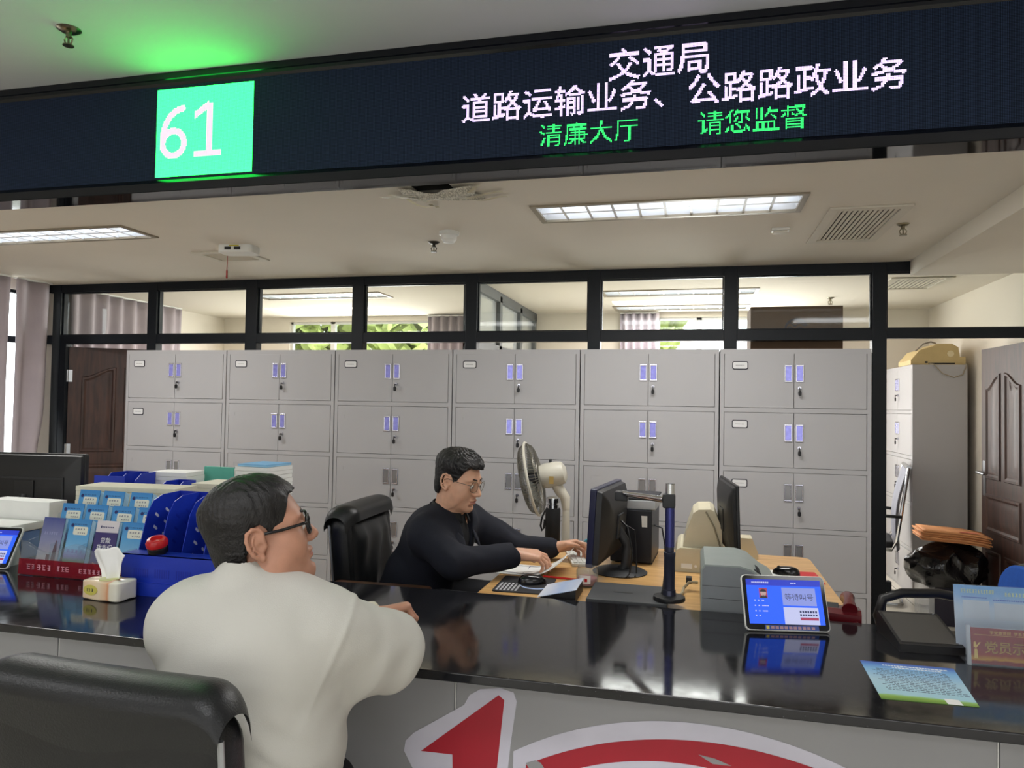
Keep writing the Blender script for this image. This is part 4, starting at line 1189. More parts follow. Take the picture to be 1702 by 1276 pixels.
for e, w_ in ((eR, wR), (eL, wL)):
    d = (w_-e)/np.linalg.norm(w_-e); p0 = w_-d*.062
    cf.cap(p0, w_-d*.012, .050, .041, .004)
cf.warp(lambda X, Y, Z, F: F+.0016*np.sin(np.arctan2(Z-.826, X*.6+Y*.8-.9)*34)+.002*np.sin(((X-Y))*160))
V, Q = cf.mesh(); link_mesh('cuff', V, Q, RIB, so)
col = MB().tube([(nb_[0]+.006+.068*math.cos(t), nb_[1]+.006+.066*math.sin(t), 1.034-.012*math.sin(t-.2)) for t in [2*PI*i/40 for i in range(40)]], .0105, 10, True)
col.build('collar', RIB, so, smooth=3)
tr = Field((-1.34, 1.15, .0), (-.64, 2.0, .74), .007)
tr.cap(hipc+A_(0, 0, -.05), hipc, .170, .165, .04)
for hx, kx in LEGS:
    tr.cap((hx, 1.44, .48), (kx, 1.80, .43), .098, .074, .04); tr.cap((kx, 1.80, .43), (kx, 1.77, .11), .074, .060, .02)
tr.warp(lambda X, Y, Z, F: F+.004*wob(X, Y, Z, 45, 8))
V, Q = tr.mesh(); link_mesh('trousers', V, Q, pm('dark_trousers', (30, 31, 36), .85, var=.08), mo)
for kx in (-1.13, -.93):
    sh = Field((kx-.08, 1.66, 0), (kx+.08, 1.99, .16), .005)
    sh.cap((kx, 1.75, .045), (kx, 1.90, .040), .044, .038, .01); sh.cap((kx, 1.76, .06), (kx, 1.76, .11), .045, .042, .02)
    V, Q = sh.mesh(); V[:, 2] = np.maximum(V[:, 2], .002); link_mesh('shoe', V, Q, BLACK, mo)
def spectacles(O, B, s, parent, mat, r, half, rimz, roundness, temple_r):
    T = lambda p: Vector(O+B @ (np.array(p)*s))
    g = MB()
    for q in (-1, 1):
        pts = []
        for i in range(28):
            t = 2*PI*i/28; cx, cz = math.cos(t), math.sin(t)
            ex = math.copysign(abs(cx)**roundness, cx)*half; ez = math.copysign(abs(cz)**roundness, cz)*rimz
            yy = q*.034+ex; pts.append(T((.1035-.25*max(0, abs(yy)-.02)-.006*cz*0, yy, .010+ez)))
        g.tube(pts, r*s, 6, True)
    g.tube([T((.1045, -.009, .014)), T((.1065, 0, .017)), T((.1045, .009, .014))], r*s, 6)
    o = g.build('glasses', mat, parent, smooth=3)
    for q in (-1, 1):
        yo = half+.034
        MB().tube([T((.1035-.25*(yo-.02), q*yo, .018)), T((.085, q*(yo+.004), .018)), T((.04, q*.0775, .019)), T((-.005, q*.083, .022)), T((-.028, q*.081, .010)), T((-.04, q*.078, -.012))], [temple_r*s]*6, 8).build('temple', mat, o, smooth=3)
        pts = [T((.1035-.25*max(0, abs(q*.034+math.cos(t)*half)-.02), q*.034+math.copysign(abs(math.cos(t))**roundness, math.cos(t))*half*.97, .010+math.copysign(abs(math.sin(t))**roundness, math.sin(t))*rimz*.97)) for t in [2*PI*i/24 for i in range(24)]]
        MB().add(pts, [tuple(range(24))]).build('lens', GLASSM, o, smooth=0)
    return o
spectacles(MO, MBs, MS, mo, pm('black_acetate', (14, 14, 15), .25, var=0), .0030, .0265, .0195, .75, .0034)

# ---- the clerk in the dark blazer, seated behind the counter
SK2 = skin_mat('skin_light', (208, 160, 132))
KO = A_(-.963, 2.982, 1.108); KB = basis((.975, -.22), R(-13), R(0)); KS = 1.0
khip = A_(-1.19, 3.06, .60); kch = A_(-1.065, 3.035, .85)
ksR = A_(-1.060, 2.865, .905); ksL = A_(-.985, 3.205, .915)
keR = A_(-.915, 2.815, .808); kwR = A_(-.705, 2.945, .826); keL = A_(-.80, 3.300, .800); kwL = A_(-.610, 3.310, .792)
knb = A_(-1.01, 3.005, .965)
def clerk_body(Fd, g):
    Fd.cap(khip, kch, .120+g, .125+g, .04); Fd.ell(kch, A_(.120+g, .150+g, .13+g), .05, 'add', np.array(Matrix.Rotation(R(-8), 3, 'Z')))
    Fd.cap(ksR, ksL, .050+g, .050+g, .06); Fd.cap(A_(-1.03, 2.94, .94), A_(-.99, 3.09, .945), .045+g, .045+g, .06)
    Fd.cap(ksR, keR, .050+g*1.3, .040+g*1.3, .03); Fd.cap(ksL, keL, .050+g*1.3, .040+g*1.3, .03)
kb = Field((-1.40, 2.72, .0), (-.44, 3.46, 1.26), .0032)
clerk_body(kb, -.008)
kb.cap(keR, kwR, .037, .026, .02); kb.cap(keL, kwL, .037, .026, .02)
neck(kb, KO, KB, KS, knb, .053, .056)
for y in (2.95, 3.17):
    kb.cap((-1.17, y, .58), (-.84, y, .585), .078, .060, .04); kb.cap((-.84, y, .585), (-.86, y, .10), .054, .036, .02); kb.cap((-.88, y, .06), (-.73, y, .045), .036, .030, .02)
head(kb, KO, KB, KS, -.9)
t1 = hand(kb, kwR+A_(.014, .008, .004), A_(.88, .46, -.10), A_(.02, -.30, 1), A_(.4, .9, 0), [(.35, .55, .35), (.50, .55, .35), (.62, .62, .4), (.75, .7, .5)], [(.045, .040, -.018), (.068, .048, -.034), (.088, .044, -.048)], 1.0)
t2 = hand(kb, kwL+A_(.012, .006, .004), A_(.80, .30, .12), A_(-.15, .55, .8), A_(.35, -.9, .3), [(.5, .9, .5), (.6, 1.0, .5), (.7, 1.0, .6), (.8, 1.0, .6)], [(.045, .042, -.012), (.070, .050, -.022), (.092, .046, -.030)], 1.0)
V, Q = kb.mesh()
ko = link_mesh('person', V, Q, [SK2, LIP], None, lip_slot(KO, KB, KS))
tag(ko, 'clerk in a dark navy blazer and thin round glasses handling a form', 'person')
hair('hair', KO, KB, KS, ((-.13, -.09, -.052, -.042, -.034, -.022, .000, .010, .016, .026, .036, .052, .068, .085, .12), (-.055, -.062, -.06, -.035, .010, .034, .040, .028, .004, .006, .028, .062, .086, .090, .082)), .014, HAIRM, ko, .010, 15, h=.0027, side=.0015, spiky=.009)
eyes(KO, KB, KS, ko, (.95, 0, -.30))
NAVY = pm('navy_wool', (19, 22, 34), .85, var=.12, scale=60, bump=.2, bscale=600)
SHIRT = pm('black_shirt', (13, 13, 15), .7, var=.1)
jk = Field((-1.46, 2.64, .48), (-.58, 3.52, 1.03), .0055)
clerk_body(jk, .020)
jk.cap(khip+A_(0, 0, -.03), khip+A_(.03, 0, .08), .152, .150, .04)
jk.cap(keR, keR+(kwR-keR)*.94, .062, .052, .03); jk.cap(keL, keL+(kwL-keL)*.94, .052, .044, .03)
def kf(X, Y, Z, F):
    F = F+.0045*wob(X, Y, Z, 32, 23)+.002*wob(X, Y, Z, 75, 24)
    for c, r_ in ((keR, .009), (keL, .009)):
        F = F+.005*np.exp(-((X-c[0])**2+(Y-c[1])**2+(Z-c[2])**2)/r_)*np.sin(75*(X*.8+Z*.5)+4*np.sin(30*Y))
    # open front: a narrow V down the chest
    f = (X+1.0)*.975-(Y-3.02)*.22; l = (X+1.0)*.22+(Y-3.02)*.975
    v = np.abs(l)-.012-.30*np.maximum(Z-.80, 0)
    return np.maximum(F, -np.maximum(v, -(f-.015)))
jk.warp(kf)
V, Q = jk.mesh(); jo = link_mesh('blazer', V, Q, NAVY, ko)
for e, w_ in ((keR, kwR), (keL, kwL)):
    d = (w_-e)/np.linalg.norm(w_-e)
    MB().tube([w_-d*.05, w_-d*.022, w_-d*.008], [.0545, .053, .0515] if e is keR else [.047, .046, .0445], 24).build('cuff', NAVY, jo, smooth=.9)
bt = MB()
for q in (0, 1): bt.cyl(kwR+A_(-.045-.03*q, -.0485, -.002), kwR+A_(-.047-.03*q, -.0525, -.002), .0075, n=14)
bt.build('cuff_button', DARK, jo)
shf = Field((-1.3, 2.82, .60), (-.82, 3.22, 1.04), .005)
shf.cap(khip+A_(.05, 0, .1), kch, .128, .132, .04); shf.ell(kch, A_(.128, .15, .135), .05)
shf.cap(knb+A_(-.005, 0, -.06), knb+A_(.006, 0, .028), .072, .066, .03)
V, Q = shf.mesh(); shO = link_mesh('shirt', V, Q, SHIRT, ko)
# turned-down shirt collar and blazer lapels
cm = MB()
def ringp(t, rr, dz): 
    return Vector((knb[0]+.004+rr*math.cos(t)*1.02, knb[1]+rr*math.sin(t), knb[2]+.030+dz-.020*math.cos(t)))
def colr(u, v):
    t = R(18)+u*R(324)-R(13)
    return ringp(t, .066+.020*v+.002, .016-.040*v-.012*v*(abs(2*u-1)**4))
o = cm.grid(colr, 48, 5).build('collar', SHIRT, shO, smooth=3); md = o.modifiers.new('thickness', 'SOLIDIFY'); md.thickness = .004
lm = MB()
def lap(u, v):
    t = R(-13)+R(24)+u*R(312)
    fr_ = abs(2*u-1)**3
    return ringp(t, .080+.026*v+.030*fr_, .004-.034*v-.10*fr_-.02*fr_*v)
o = lm.grid(lap, 60, 6).build('lapel', NAVY, jo, smooth=3); md = o.modifiers.new('thickness', 'SOLIDIFY'); md.thickness = .006
tk = Field((-1.40, 2.80, .0), (-.70, 3.32, .76), .007)
tk.cap(khip+A_(0, 0, -.05), khip, .140, .138, .04)
for y in (2.95, 3.17):
    tk.cap((-1.17, y, .58), (-.84, y, .585), .090, .072, .04); tk.cap((-.84, y, .585), (-.86, y, .11), .070, .058, .02)
V, Q = tk.mesh(); link_mesh('trousers', V, Q, _M['dark_trousers'], ko)
for y in (2.95, 3.17):
    sh = Field((-.96, y-.08, 0), (-.64, y+.08, .16), .005)
    sh.cap((-.88, y, .045), (-.73, y, .040), .044, .038, .01); sh.cap((-.87, y, .06), (-.87, y, .11), .045, .042, .02)
    V, Q = sh.mesh(); V[:, 2] = np.maximum(V[:, 2], .002); link_mesh('shoe', V, Q, BLACK, ko)
spectacles(KO, KB, KS, ko, pm('thin_metal_rim', (120, 112, 100), .25, .9, var=0), .0011, .0240, .0225, .95, .0012)
# ------------------------------------------------------------------ things on the counter, left side
ZT, ZD = .76, .74
NAVYP = pm('navy_screen_edge', (20, 24, 58), .3, var=.05)
BLUEP = pm('blue_file_plastic', (30, 56, 176), .32, var=.04, spec=.5)
BLUED = pm('blue_file_plastic_deep', (24, 44, 160), .35, var=.04)
def bars(mb, x0, x1, z, h, n, y, seed=1, gap=.25):
    """a line of illegible small print"""
    g = random.Random(seed); w_ = (x1-x0)/n
    for i in range(n):
        a, b = x0+i*w_, x0+i*w_+w_*(1-gap*g.uniform(.6, 1.5))
        if h < .0042: mb.box(a, b, y-.0003, y, z-h/2, z+h/2); continue
        s_ = h*.15
        for k in range(3):
            zz = z-h/2+s_*.5+(h-s_)*k/2; q0 = a+(b-a)*g.uniform(0, .25); q1 = b-(b-a)*g.uniform(0, .25)
            mb.box(q0, q1, y-.0003, y, zz-s_/2, zz+s_/2)
        for k in range(g.choice((1, 2))):
            xc = a+(b-a)*g.uniform(.15, .85); mb.box(xc-s_/2, xc+s_/2, y-.00032, y, z-h/2, z+h/2)
    return mb
# brochure rack of clear acrylic with three steps of four pockets
RX0, RX1 = -2.505, -1.985
rk = thing('brochure_rack', 'clear acrylic brochure rack with a red printed front full of blue brochures', 'brochure rack', (0, 0, ZT))
REDF = acrylic_mat('red_printed_acrylic', (.62, .10, .14), .35)
REDF.node_tree.nodes['Diffuse BSDF'].inputs[0].default_value = rgb((176, 36, 58))
rows = [(2.315, .0, .055), (2.395, .045, .055), (2.475, .09, .055)]       # front y, base z, depth
for k, (y, zb, dp) in enumerate(rows):
    m = MB()
    if k == 0:
        def lip(u, v):
            x = RX0+(RX1-RX0)*u; q = (u*2) % 1.0
            zt = .128-.040*math.sin(PI*q)**2
            return (x, y-.012*v*0+.012*v, zb+.004+(zt-.004)*v)
        m.grid(lip, 49, 6)
    else:
        m.quad((RX0+.02, y, zb-.03), (RX1-.02, y, zb-.03), (RX1-.02, y+.012, zb+.075), (RX0+.02, y+.012, zb+.075))
    o = m.build('pocket_front', ACRYL, rk); md = o.modifiers.new('thickness', 'SOLIDIFY'); md.thickness = .003
for q in range(5):
    x = RX0+.002+(RX1-RX0-.004)*q/4
    MB().prism([(2.315, .002), (2.327, .120), (2.40, .13), (2.408, .165), (2.48, .175), (2.49, .21), (2.545, .22), (2.545, .002)], x-.0012, x+.0012, 'yz').build('divider_panel', ACRYL, rk, smooth=0)
MB().box(RX0, RX1, 2.318, 2.545, 0, .003).build('base_panel', ACRYL, rk, smooth=0)
fp = MB(); bars(fp, RX0+.04, RX0+.16, .034, .020, 5, 2.3112, 3); bars(fp, RX0+.18, RX0+.24, .034, .018, 3, 2.3112, 5); bars(fp, RX0+.28, RX0+.40, .032, .016, 6, 2.3112, 7)
fp.cur = 1; fp.quad((RX0, 2.3115, .003), (RX1, 2.3115, .003), (RX1, 2.3155, .062), (RX0, 2.3155, .062))
fp.build('red_front_print', [pm('pale_print', (206, 150, 164), .6), REDF], rk, smooth=0)
SKYB = ramp_mat('brochure_sky_print', 'Z', [(0, (120, 130, 160)), (.05, (90, 130, 90)), (.07, (128, 120, 170)), (.10, (120, 176, 214)), (.15, (84, 158, 210)), (.21, (52, 128, 192))], .35, .015, 60)
CITY = ramp_mat('brochure_city_print', 'Z', [(0, (120, 110, 100)), (.05, (176, 168, 168)), (.12, (132, 136, 170)), (.21, (66, 76, 140))], .35, .02, 40)
PURP = ramp_mat('brochure_purple_print', 'Z', [(0, (140, 40, 50)), (.045, (120, 60, 80)), (.055, (62, 52, 110)), (.165, (54, 46, 104)), (.168, (206, 200, 206)), (.21, (214, 208, 210))], .35)
WHT = pm('print_white', (236, 238, 240), .6, var=0); CREAM = pm('stamp_cream', (222, 222, 206), .6, var=.04); DKB = pm('print_darkblue', (36, 40, 96), .6, var=0); SKIN_P = pm('print_hand', (190, 140, 116), .6, var=.05); TOWER = pm('print_tower', (96, 60, 66), .6, var=.05)
def brochure(x, row, kind, label, n=5):
    y, zb, dp = rows[row]
    t = thing('brochure', label, 'brochure', (x, y+.024, ZT+zb+.006), group='brochures in the acrylic rack')
    t.rotation_euler = (R(-13), 0, R({0: 0, 1: 1, 2: -1}[(row+int(x*100)) % 3]))
    w_ = .05
    mt = {'sky': SKYB, 'city': CITY, 'purple': PURP}[kind]
    f = MB(); f.cur = 3; f.box(-w_, w_, 0, .003, 0, .21)
    p = MB()
    for q in range(n): p.box(-w_+.001-.0012*q, w_-.001+.0016*q, .0035+q*.003, .006+q*.003, 0, .208-.001*q)
    p.build('inner_pages', pm('page_blue_white', (176, 208, 226), .6) if 'page_blue_white' not in _M else _M['page_blue_white'], t, smooth=0)
    if kind == 'sky':
        f.cur = 0; f.prism(rrect(-.026, .040, .150, .182, .006, 3), -.0006, 0, 'xz')
        f.cur = 1; f.prism(arc(-.034, .186, .007, 0, 2*PI*.98, 14), -.0008, 0, 'xz'); bars(f, -.026, .034, .190, .0045, 8, -.0003, 3)
        bars(f, -.018, .030, .172, .006, 4, -.0007, 4); bars(f, -.004, .034, .158, .005, 4, -.0007, 6)
        f.cur = 2; bars(f, -.04, .04, .088, .012, 4, -.0003, 8, .12)
        f.build('cover', [CREAM, DKB, pm('print_violet', (118, 104, 160), .6) if 'print_violet' not in _M else _M['print_violet'], mt], t, smooth=0)
    elif kind == 'city':
        f.cur = 0; bars(f, -.035, .030, .15, .010, 6, -.0004, 9)
        f.cur = 1; f.prism([(.018, .02), (.040, .02), (.038, .09), (.031, .125), (.029, .125), (.022, .09)], -.0007, 0, 'xz'); f.box(-.04, -.01, -.0005, 0, .03, .05).box(-.005, .012, -.0005, 0, .03, .07)
        f.build('cover', [pm('print_pale_violet', (160, 164, 200), .6), TOWER, TOWER, mt], t, smooth=0)
    else:
        f.cur = 0
        T = Matrix.Translation((0, -.0006, 0)) @ Matrix.Rotation(R(90), 4, 'X')
        f.text('贷款', .023, .002, .128, 'CENTER', T); f.text('找我们', .023, .002, .102, 'CENTER', T)
        f.cur = 1; bars(f, -.022, .030, .186, .004, 7, -.0004, 5); f.box(-.030, -.025, -.0005, 0, .182, .191)
        f.cur = 2; f.prism([(-.04, .055), (-.01, .04), (.012, .035), (.018, .05), (.05, .075), (.05, .06), (.026, .03), (.0, .012), (-.015, .02)], -.0005, 0, 'xz')
        f.build('cover', [WHT, DKB, SKIN_P, mt], t, smooth=0)
    return t
cx = [-2.415, -2.292, -2.165, -2.045]
brochure(cx[0], 0, 'city', 'purple brochure with a tower picture at the front left of the acrylic rack', 3)
brochure(cx[1], 0, 'sky', 'sky blue brochure right of the purple tower brochure in the front row')
brochure(cx[2], 0, 'purple', 'dark purple loan brochure with white characters in the front row', 3)
brochure(cx[3], 0, 'sky', 'sky blue brochure at the right end of the front row of the rack')
brochure(cx[0]+.01, 1, 'sky', 'sky blue brochure at the left end of the middle row of the rack', 6)
brochure(cx[1], 1, 'sky', 'sky blue brochure second from the left in the middle row of the rack')
brochure(cx[2], 1, 'sky', 'sky blue brochure third from the left in the middle row of the rack', 6)
brochure(cx[3], 1, 'sky', 'sky blue brochure at the right end of the middle row of the rack')
brochure(cx[0]+.01, 2, 'sky', 'sky blue brochure at the left end of the rear row of the rack')
brochure(cx[1]+.005, 2, 'sky', 'sky blue brochure in the middle of the rear row of the rack', 6)
brochure(cx[2]+.01, 2, 'sky', 'sky blue brochure at the right end of the rear row of the rack', 6)

# blue desk organiser with tall curved dividers
og = thing('desk_organizer', 'blue plastic desk organizer with tall curved dividers behind the tissue pack', 'organizer', (0, 0, ZT))
OX0, OX1 = -1.935, -1.47
def divider(x, name='divider', holes=True):
    prof = [(2.262, .0), (2.262, .10), (2.275, .135), (2.295, .20), (2.315, .265), (2.345, .305), (2.39, .322), (2.49, .325), (2.49, 0)]
    return MB().prism(prof, x-.0015, x+.0015, 'yz')
HOLEM = pm('hole_light', (214, 216, 226), .7, var=.05)
for i, x in enumerate((OX0+.0015, -1.845, -1.755, -1.665, -1.575, OX1-.0015)):
    h = divider(x); h.cur = 1
    g = random.Random(20+i)
    for r_ in range(5):
        for c in range(2):
            y, z = 2.33+c*.055+.008*r_, .07+r_*.045+c*.012
            if z > .28 or (y < 2.31 and z > .2): continue
            for sgn in (-1, 1):
                xx = x+sgn*.0016
                pts = [(y+dy, z+dz) for dy, dz in ((-.010, .004), (-.006, .010), (.008, .0), (.012, -.008), (.006, -.010), (-.008, .0))]
                h.prism(pts, xx-.0003, xx+.0003, 'yz')
    h.build('divider', [BLUEP, HOLEM if i % 2 == 0 else BLUED], og, smooth=0)
MB().box(OX0, OX1, 2.487, 2.491, 0, .325).build('back_panel', BLUED, og, smooth=0)
MB().box(OX0, OX1, 2.20, 2.491, .0, .004).build('bottom_panel', BLUED, og, smooth=0)
fp = MB().box(OX0, OX1, 2.196, 2.200, .0, .140).box(OX0, OX1, 2.19, 2.2, .0, .045).box(OX0, OX1, 2.196, 2.262, .137, .140).box(OX0, OX0+.003, 2.2, 2.262, 0, .137).box(OX1-.003, OX1, 2.2, 2.262, 0, .137)
fp.cur = 1; vs_ = fp
for gx in (0, .085, .17):
    for q in range(7): vs_.box(OX0+.05+gx+q*.009, OX0+.055+gx+q*.009, 2.1955, 2.1962, .062, .092)
fp.build('front_tray', [BLUEP, BLUED], og, smooth=0)
sp = thing('stamp', 'red and black round self-inking stamp lying in the blue organizer', 'stamp', (-1.815, 2.232, ZT+.14))
sp.rotation_euler = (R(18), 0, R(10))
REDP = pm('red_plastic', (186, 30, 36), .25, var=.04)
MB().lathe([(.030, .028), (.036, .032), (.037, .044), (.030, .056), (.020, .058), (.018, .050)], n=28).build('cap', REDP, sp)
MB().lathe([(.026, .0), (.033, .006), (.034, .026), (.030, .030)], n=28).build('body', BLACK, sp)
# tissue pack
tp = thing('tissue_pack', 'orange and white tissue pack with a tissue pulled up beside the brochure rack', 'tissue pack', (-1.925, 2.135, ZT), R(-6))
TPM = ramp_mat('tissue_pack_print', 'X', [(-.085, (238, 206, 168)), (.0, (242, 222, 190)), (.03, (236, 196, 158)), (.04, (226, 160, 116)), (.05, (232, 226, 206)), (.085, (236, 232, 218))], .3, .02, 18, coat=.5)
b = MB()
def pk(u, v):
    a = 2*PI*u; r_ = min(1, math.sin(PI*v)*2.2)**.4; z = .033*(1-math.copysign(abs(math.cos(PI*v))**.7, math.cos(PI*v)))
    cx_, cy_ = math.cos(a), math.sin(a)
    p = 9
    q = (abs(cx_)**p+abs(cy_)**p)**(-1/p)
    return (.080*cx_*q*r_*(1+.006*math.sin(5*a)), .045*cy_*q*r_, z+.0012*math.sin(5*a+v*5))
b.grid(pk, 60, 16).build('wrapper', TPM, tp, smooth=3)
l = MB(); l.cur = 0
l.prism([(.0+.030*math.cos(t)-.035, .034+.017*math.sin(t)) for t in [2*PI*i/24 for i in range(24)]], -.0475, -.046, 'xz')
l.cur = 1; bars(l, -.050, -.020, .034, .010, 3, -.0478, 3)
l.build('oval_mark', [pm('tissue_mark_yellow', (206, 196, 96), .4), INK], tp, smooth=0)
MB().lathe([(.038, .066), (.030, .0675), (.006, .068)], n=24).build('opening_film', pm('tissue_film_green', (214, 214, 150), .4, var=.1), tp, smooth=3)
def tiss(u, v):
    w_ = .028+.042*v
    return (-.004+(u-.5)*2*w_+.004*math.sin(6*v), .010*math.sin(9*u+2*v)*(1-.3*v)+.012*(u-.5), .058+.112*v-.018*v*abs(2*u-1)**2+.004*math.sin(12*u))
o = MB().grid(tiss, 28, 16).build('tissue', pm('tissue_white', (244, 244, 242), .9, var=.02), tp, smooth=3)
md = o.modifiers.new('thickness', 'SOLIDIFY'); md.thickness = .0015

# tablets with their white wedge stands
SCRB = pm('screen_black_glass', (8, 9, 16), .08, var=0, spec=.5)
UI1 = em('ui_blue', (0, 92, 255), 1.3); UI2 = em('ui_blue_deep', (4, 50, 220), .95); UI3 = em('ui_lilac', (150, 165, 245), 1.0); UI4 = em('ui_white', (205, 210, 252), 1.1); UI5 = em('ui_dark', (40, 60, 150), .35); UI6 = em('ui_red', (214, 60, 110), .7); UI7 = em('ui_face', (240, 200, 196), .7); UI8 = em('ui_suit', (24, 30, 70), .3)
def tablet(loc, rz, tilt, label, w=.256, h=.168):
    t = thing('tablet', label, 'tablet', loc, rz, 'queue tablets on the counter')
    M = Matrix.Translation((0, 0, .004)) @ Matrix.Rotation(-tilt, 4, 'X') @ Matrix.Rotation(R(90), 4, 'X')
    b = MB(); pad(b, -w/2, w/2, 0, h, -.012, 0, .014, .003, 6, M); b.build('case', WHITEP, t)
    s_ = MB(M); s_.prism(rrect(-w/2+.003, w/2-.003, .003, h-.003, .012, 6), -.0002, .0008, 'xy'); s_.build('bezel', SCRB, t, smooth=0)
    a, c = -w/2+.014, w/2-.014; zb, zt = .020, h-.014
    H = zt-zb; W_ = c-a
    X = lambda u: a+W_*u
    Z = lambda v: zb+H*v
    u = MB(M); u.mats = None
    def rect(slot, x0, x1, y0, y1, lift): u.cur = slot; u.box(X(x0), X(x1), Z(y0), Z(y1), .0008, .0009+lift)
    rect(0, 0, 1, 0, 1, 0); rect(1, 0, 1, .86, 1, .0001); rect(1, .55, .70, .88, .97, .0002)
    rect(2, .47, .92, .42, .82, .0002); rect(3, .47, .93, .0, .38, .0002); rect(6, .52, .78, .08, .3, .0000)
    rect(5, .68, .92, .10, .16, .0003)
    u.cur = 4
    u.text('等待叫号', H*.165, X(.695), Z(.55), 'CENTER', Matrix.Translation((0, 0, .0013)))
    for q in range(7): u.box(X(.68+.034*q), X(.68+.034*q+.024), Z(.26), Z(.31), .0008, .0012).box(X(.68+.034*q), X(.68+.034*q+.024), Z(.195), Z(.235), .0008, .0012)
    u.cur = 3
    for q in range(9): u.box(X(.075+.026*q), X(.075+.026*q+.02), Z(.91), Z(.945), .0008, .0012)
    for q in range(3): u.box(X(.60+.026*q), X(.60+.026*q+.02), Z(.915), Z(.94), .0008, .0012)
    for k_, (y_, n_) in enumerate(((.51, 2), (.39, 5), (.27, 4), (.17, 0))):
        for q in range(2): u.box(X(.09+.05*q), X(.09+.05*q+.018), Z(y_), Z(y_+.025), .0008, .0011)
        for q in range(n_): u.box(X(.19+.018*q), X(.19+.018*q+.013), Z(y_), Z(y_+.025), .0008, .0011)
    # portrait icon on red
    rect(5, .165, .275, .57, .80, .0002); u.cur = 6
    u.prism([(X(.22)+.009*math.cos(t_), Z(.695)+.011*math.sin(t_)) for t_ in [2*PI*i/20 for i in range(20)]], .0009, .0013, 'xy')
    u.cur = 7; u.prism([(X(.22)+.0095*math.cos(t_), Z(.715)+.0085*math.sin(t_)) for t_ in [PI*i/12 for i in range(13)]], .0009, .0014, 'xy'); u.prism([(X(.17), Z(.57)), (X(.27), Z(.57)), (X(.262), Z(.615)), (X(.235), Z(.64)), (X(.205), Z(.64)), (X(.178), Z(.615))], .0009, .0013, 'xy')
    u.build('screen', [UI1, UI2, UI3, UI4, UI5, UI6, UI7, UI8], t, smooth=0)
    k = MB(M); k.cur = 0; k.box(-w*.27, w*.36, .003, .017, .0009, .0013); k.cur = 1
    for q in range(10): k.box(-w*.20+q*.0135, -w*.20+q*.0135+.010, .006, .014, .0012, .0015)
    k.cur = 2; k.box(-w*.255, -w*.22, .005, .015, .0012, .0016)
    k.build('bottom_sticker', [pm('sticker_blue', (40, 70, 150), .4) if 'sticker_blue' not in _M else _M['sticker_blue'], pm('sticker_letters', (176, 140, 150), .5) if 'sticker_letters' not in _M else _M['sticker_letters'], pm('sticker_yellow', (220, 200, 80), .4) if 'sticker_yellow' not in _M else _M['sticker_yellow']], t, smooth=0)
    ct_, st_ = math.cos(tilt), math.sin(tilt)
    MB().prism([(.012, 0), (.012+st_*h*.75, ct_*h*.75), (.030+st_*h*.75, ct_*h*.70), (.115, 0)], -w*.36, w*.36, 'yz').build('wedge_stand', WHITEP, t, smooth=.3)
    return t
tablet((.287, 2.405, ZT), R(11), R(24), 'white tablet with a bright blue queue screen in front of the grey printer')
tablet((-2.735, 2.345, ZT), R(6), R(28), 'white tablet with a blue screen cut off by the left edge of the photo')

# white printer and box at the far left
wp = thing('white_printer', 'white and blue printer on the counter behind the left tablet', 'printer', (-2.93, 2.545, ZT))
m = MB(); m.box(-.24, .21, -.07, .07, .0, .115, .008); m.build('blue_body', pm('pale_blue_plastic', (110, 142, 196), .35, var=.04), wp)
m = MB(); m.box(-.25, .22, -.085, .08, .115, .150, .008); m.build('white_lid', WHITEP, wp)
MB().box(.08, .2, -.086, -.0845, .10, .122).build('front_flap', BLUED, wp, smooth=0)
MB().cyl((-.02, -.071, .075), (-.02, -.062, .075), .012, n=16).build('paper_roller', BLACK, wp)
wb_ = thing('paper_box', 'white cardboard box lying on the left desk in front of the black monitor', 'box', (-2.87, 2.715, ZD))
MB().box(-.16, .17, -.08, .015, 0, .245, .004).build('carton', PAPER, wb_)
MB().box(-.135, -.115, -.0812, -.0795, .19, .205).build('blue_mark', BLUEP, wb_, smooth=0)

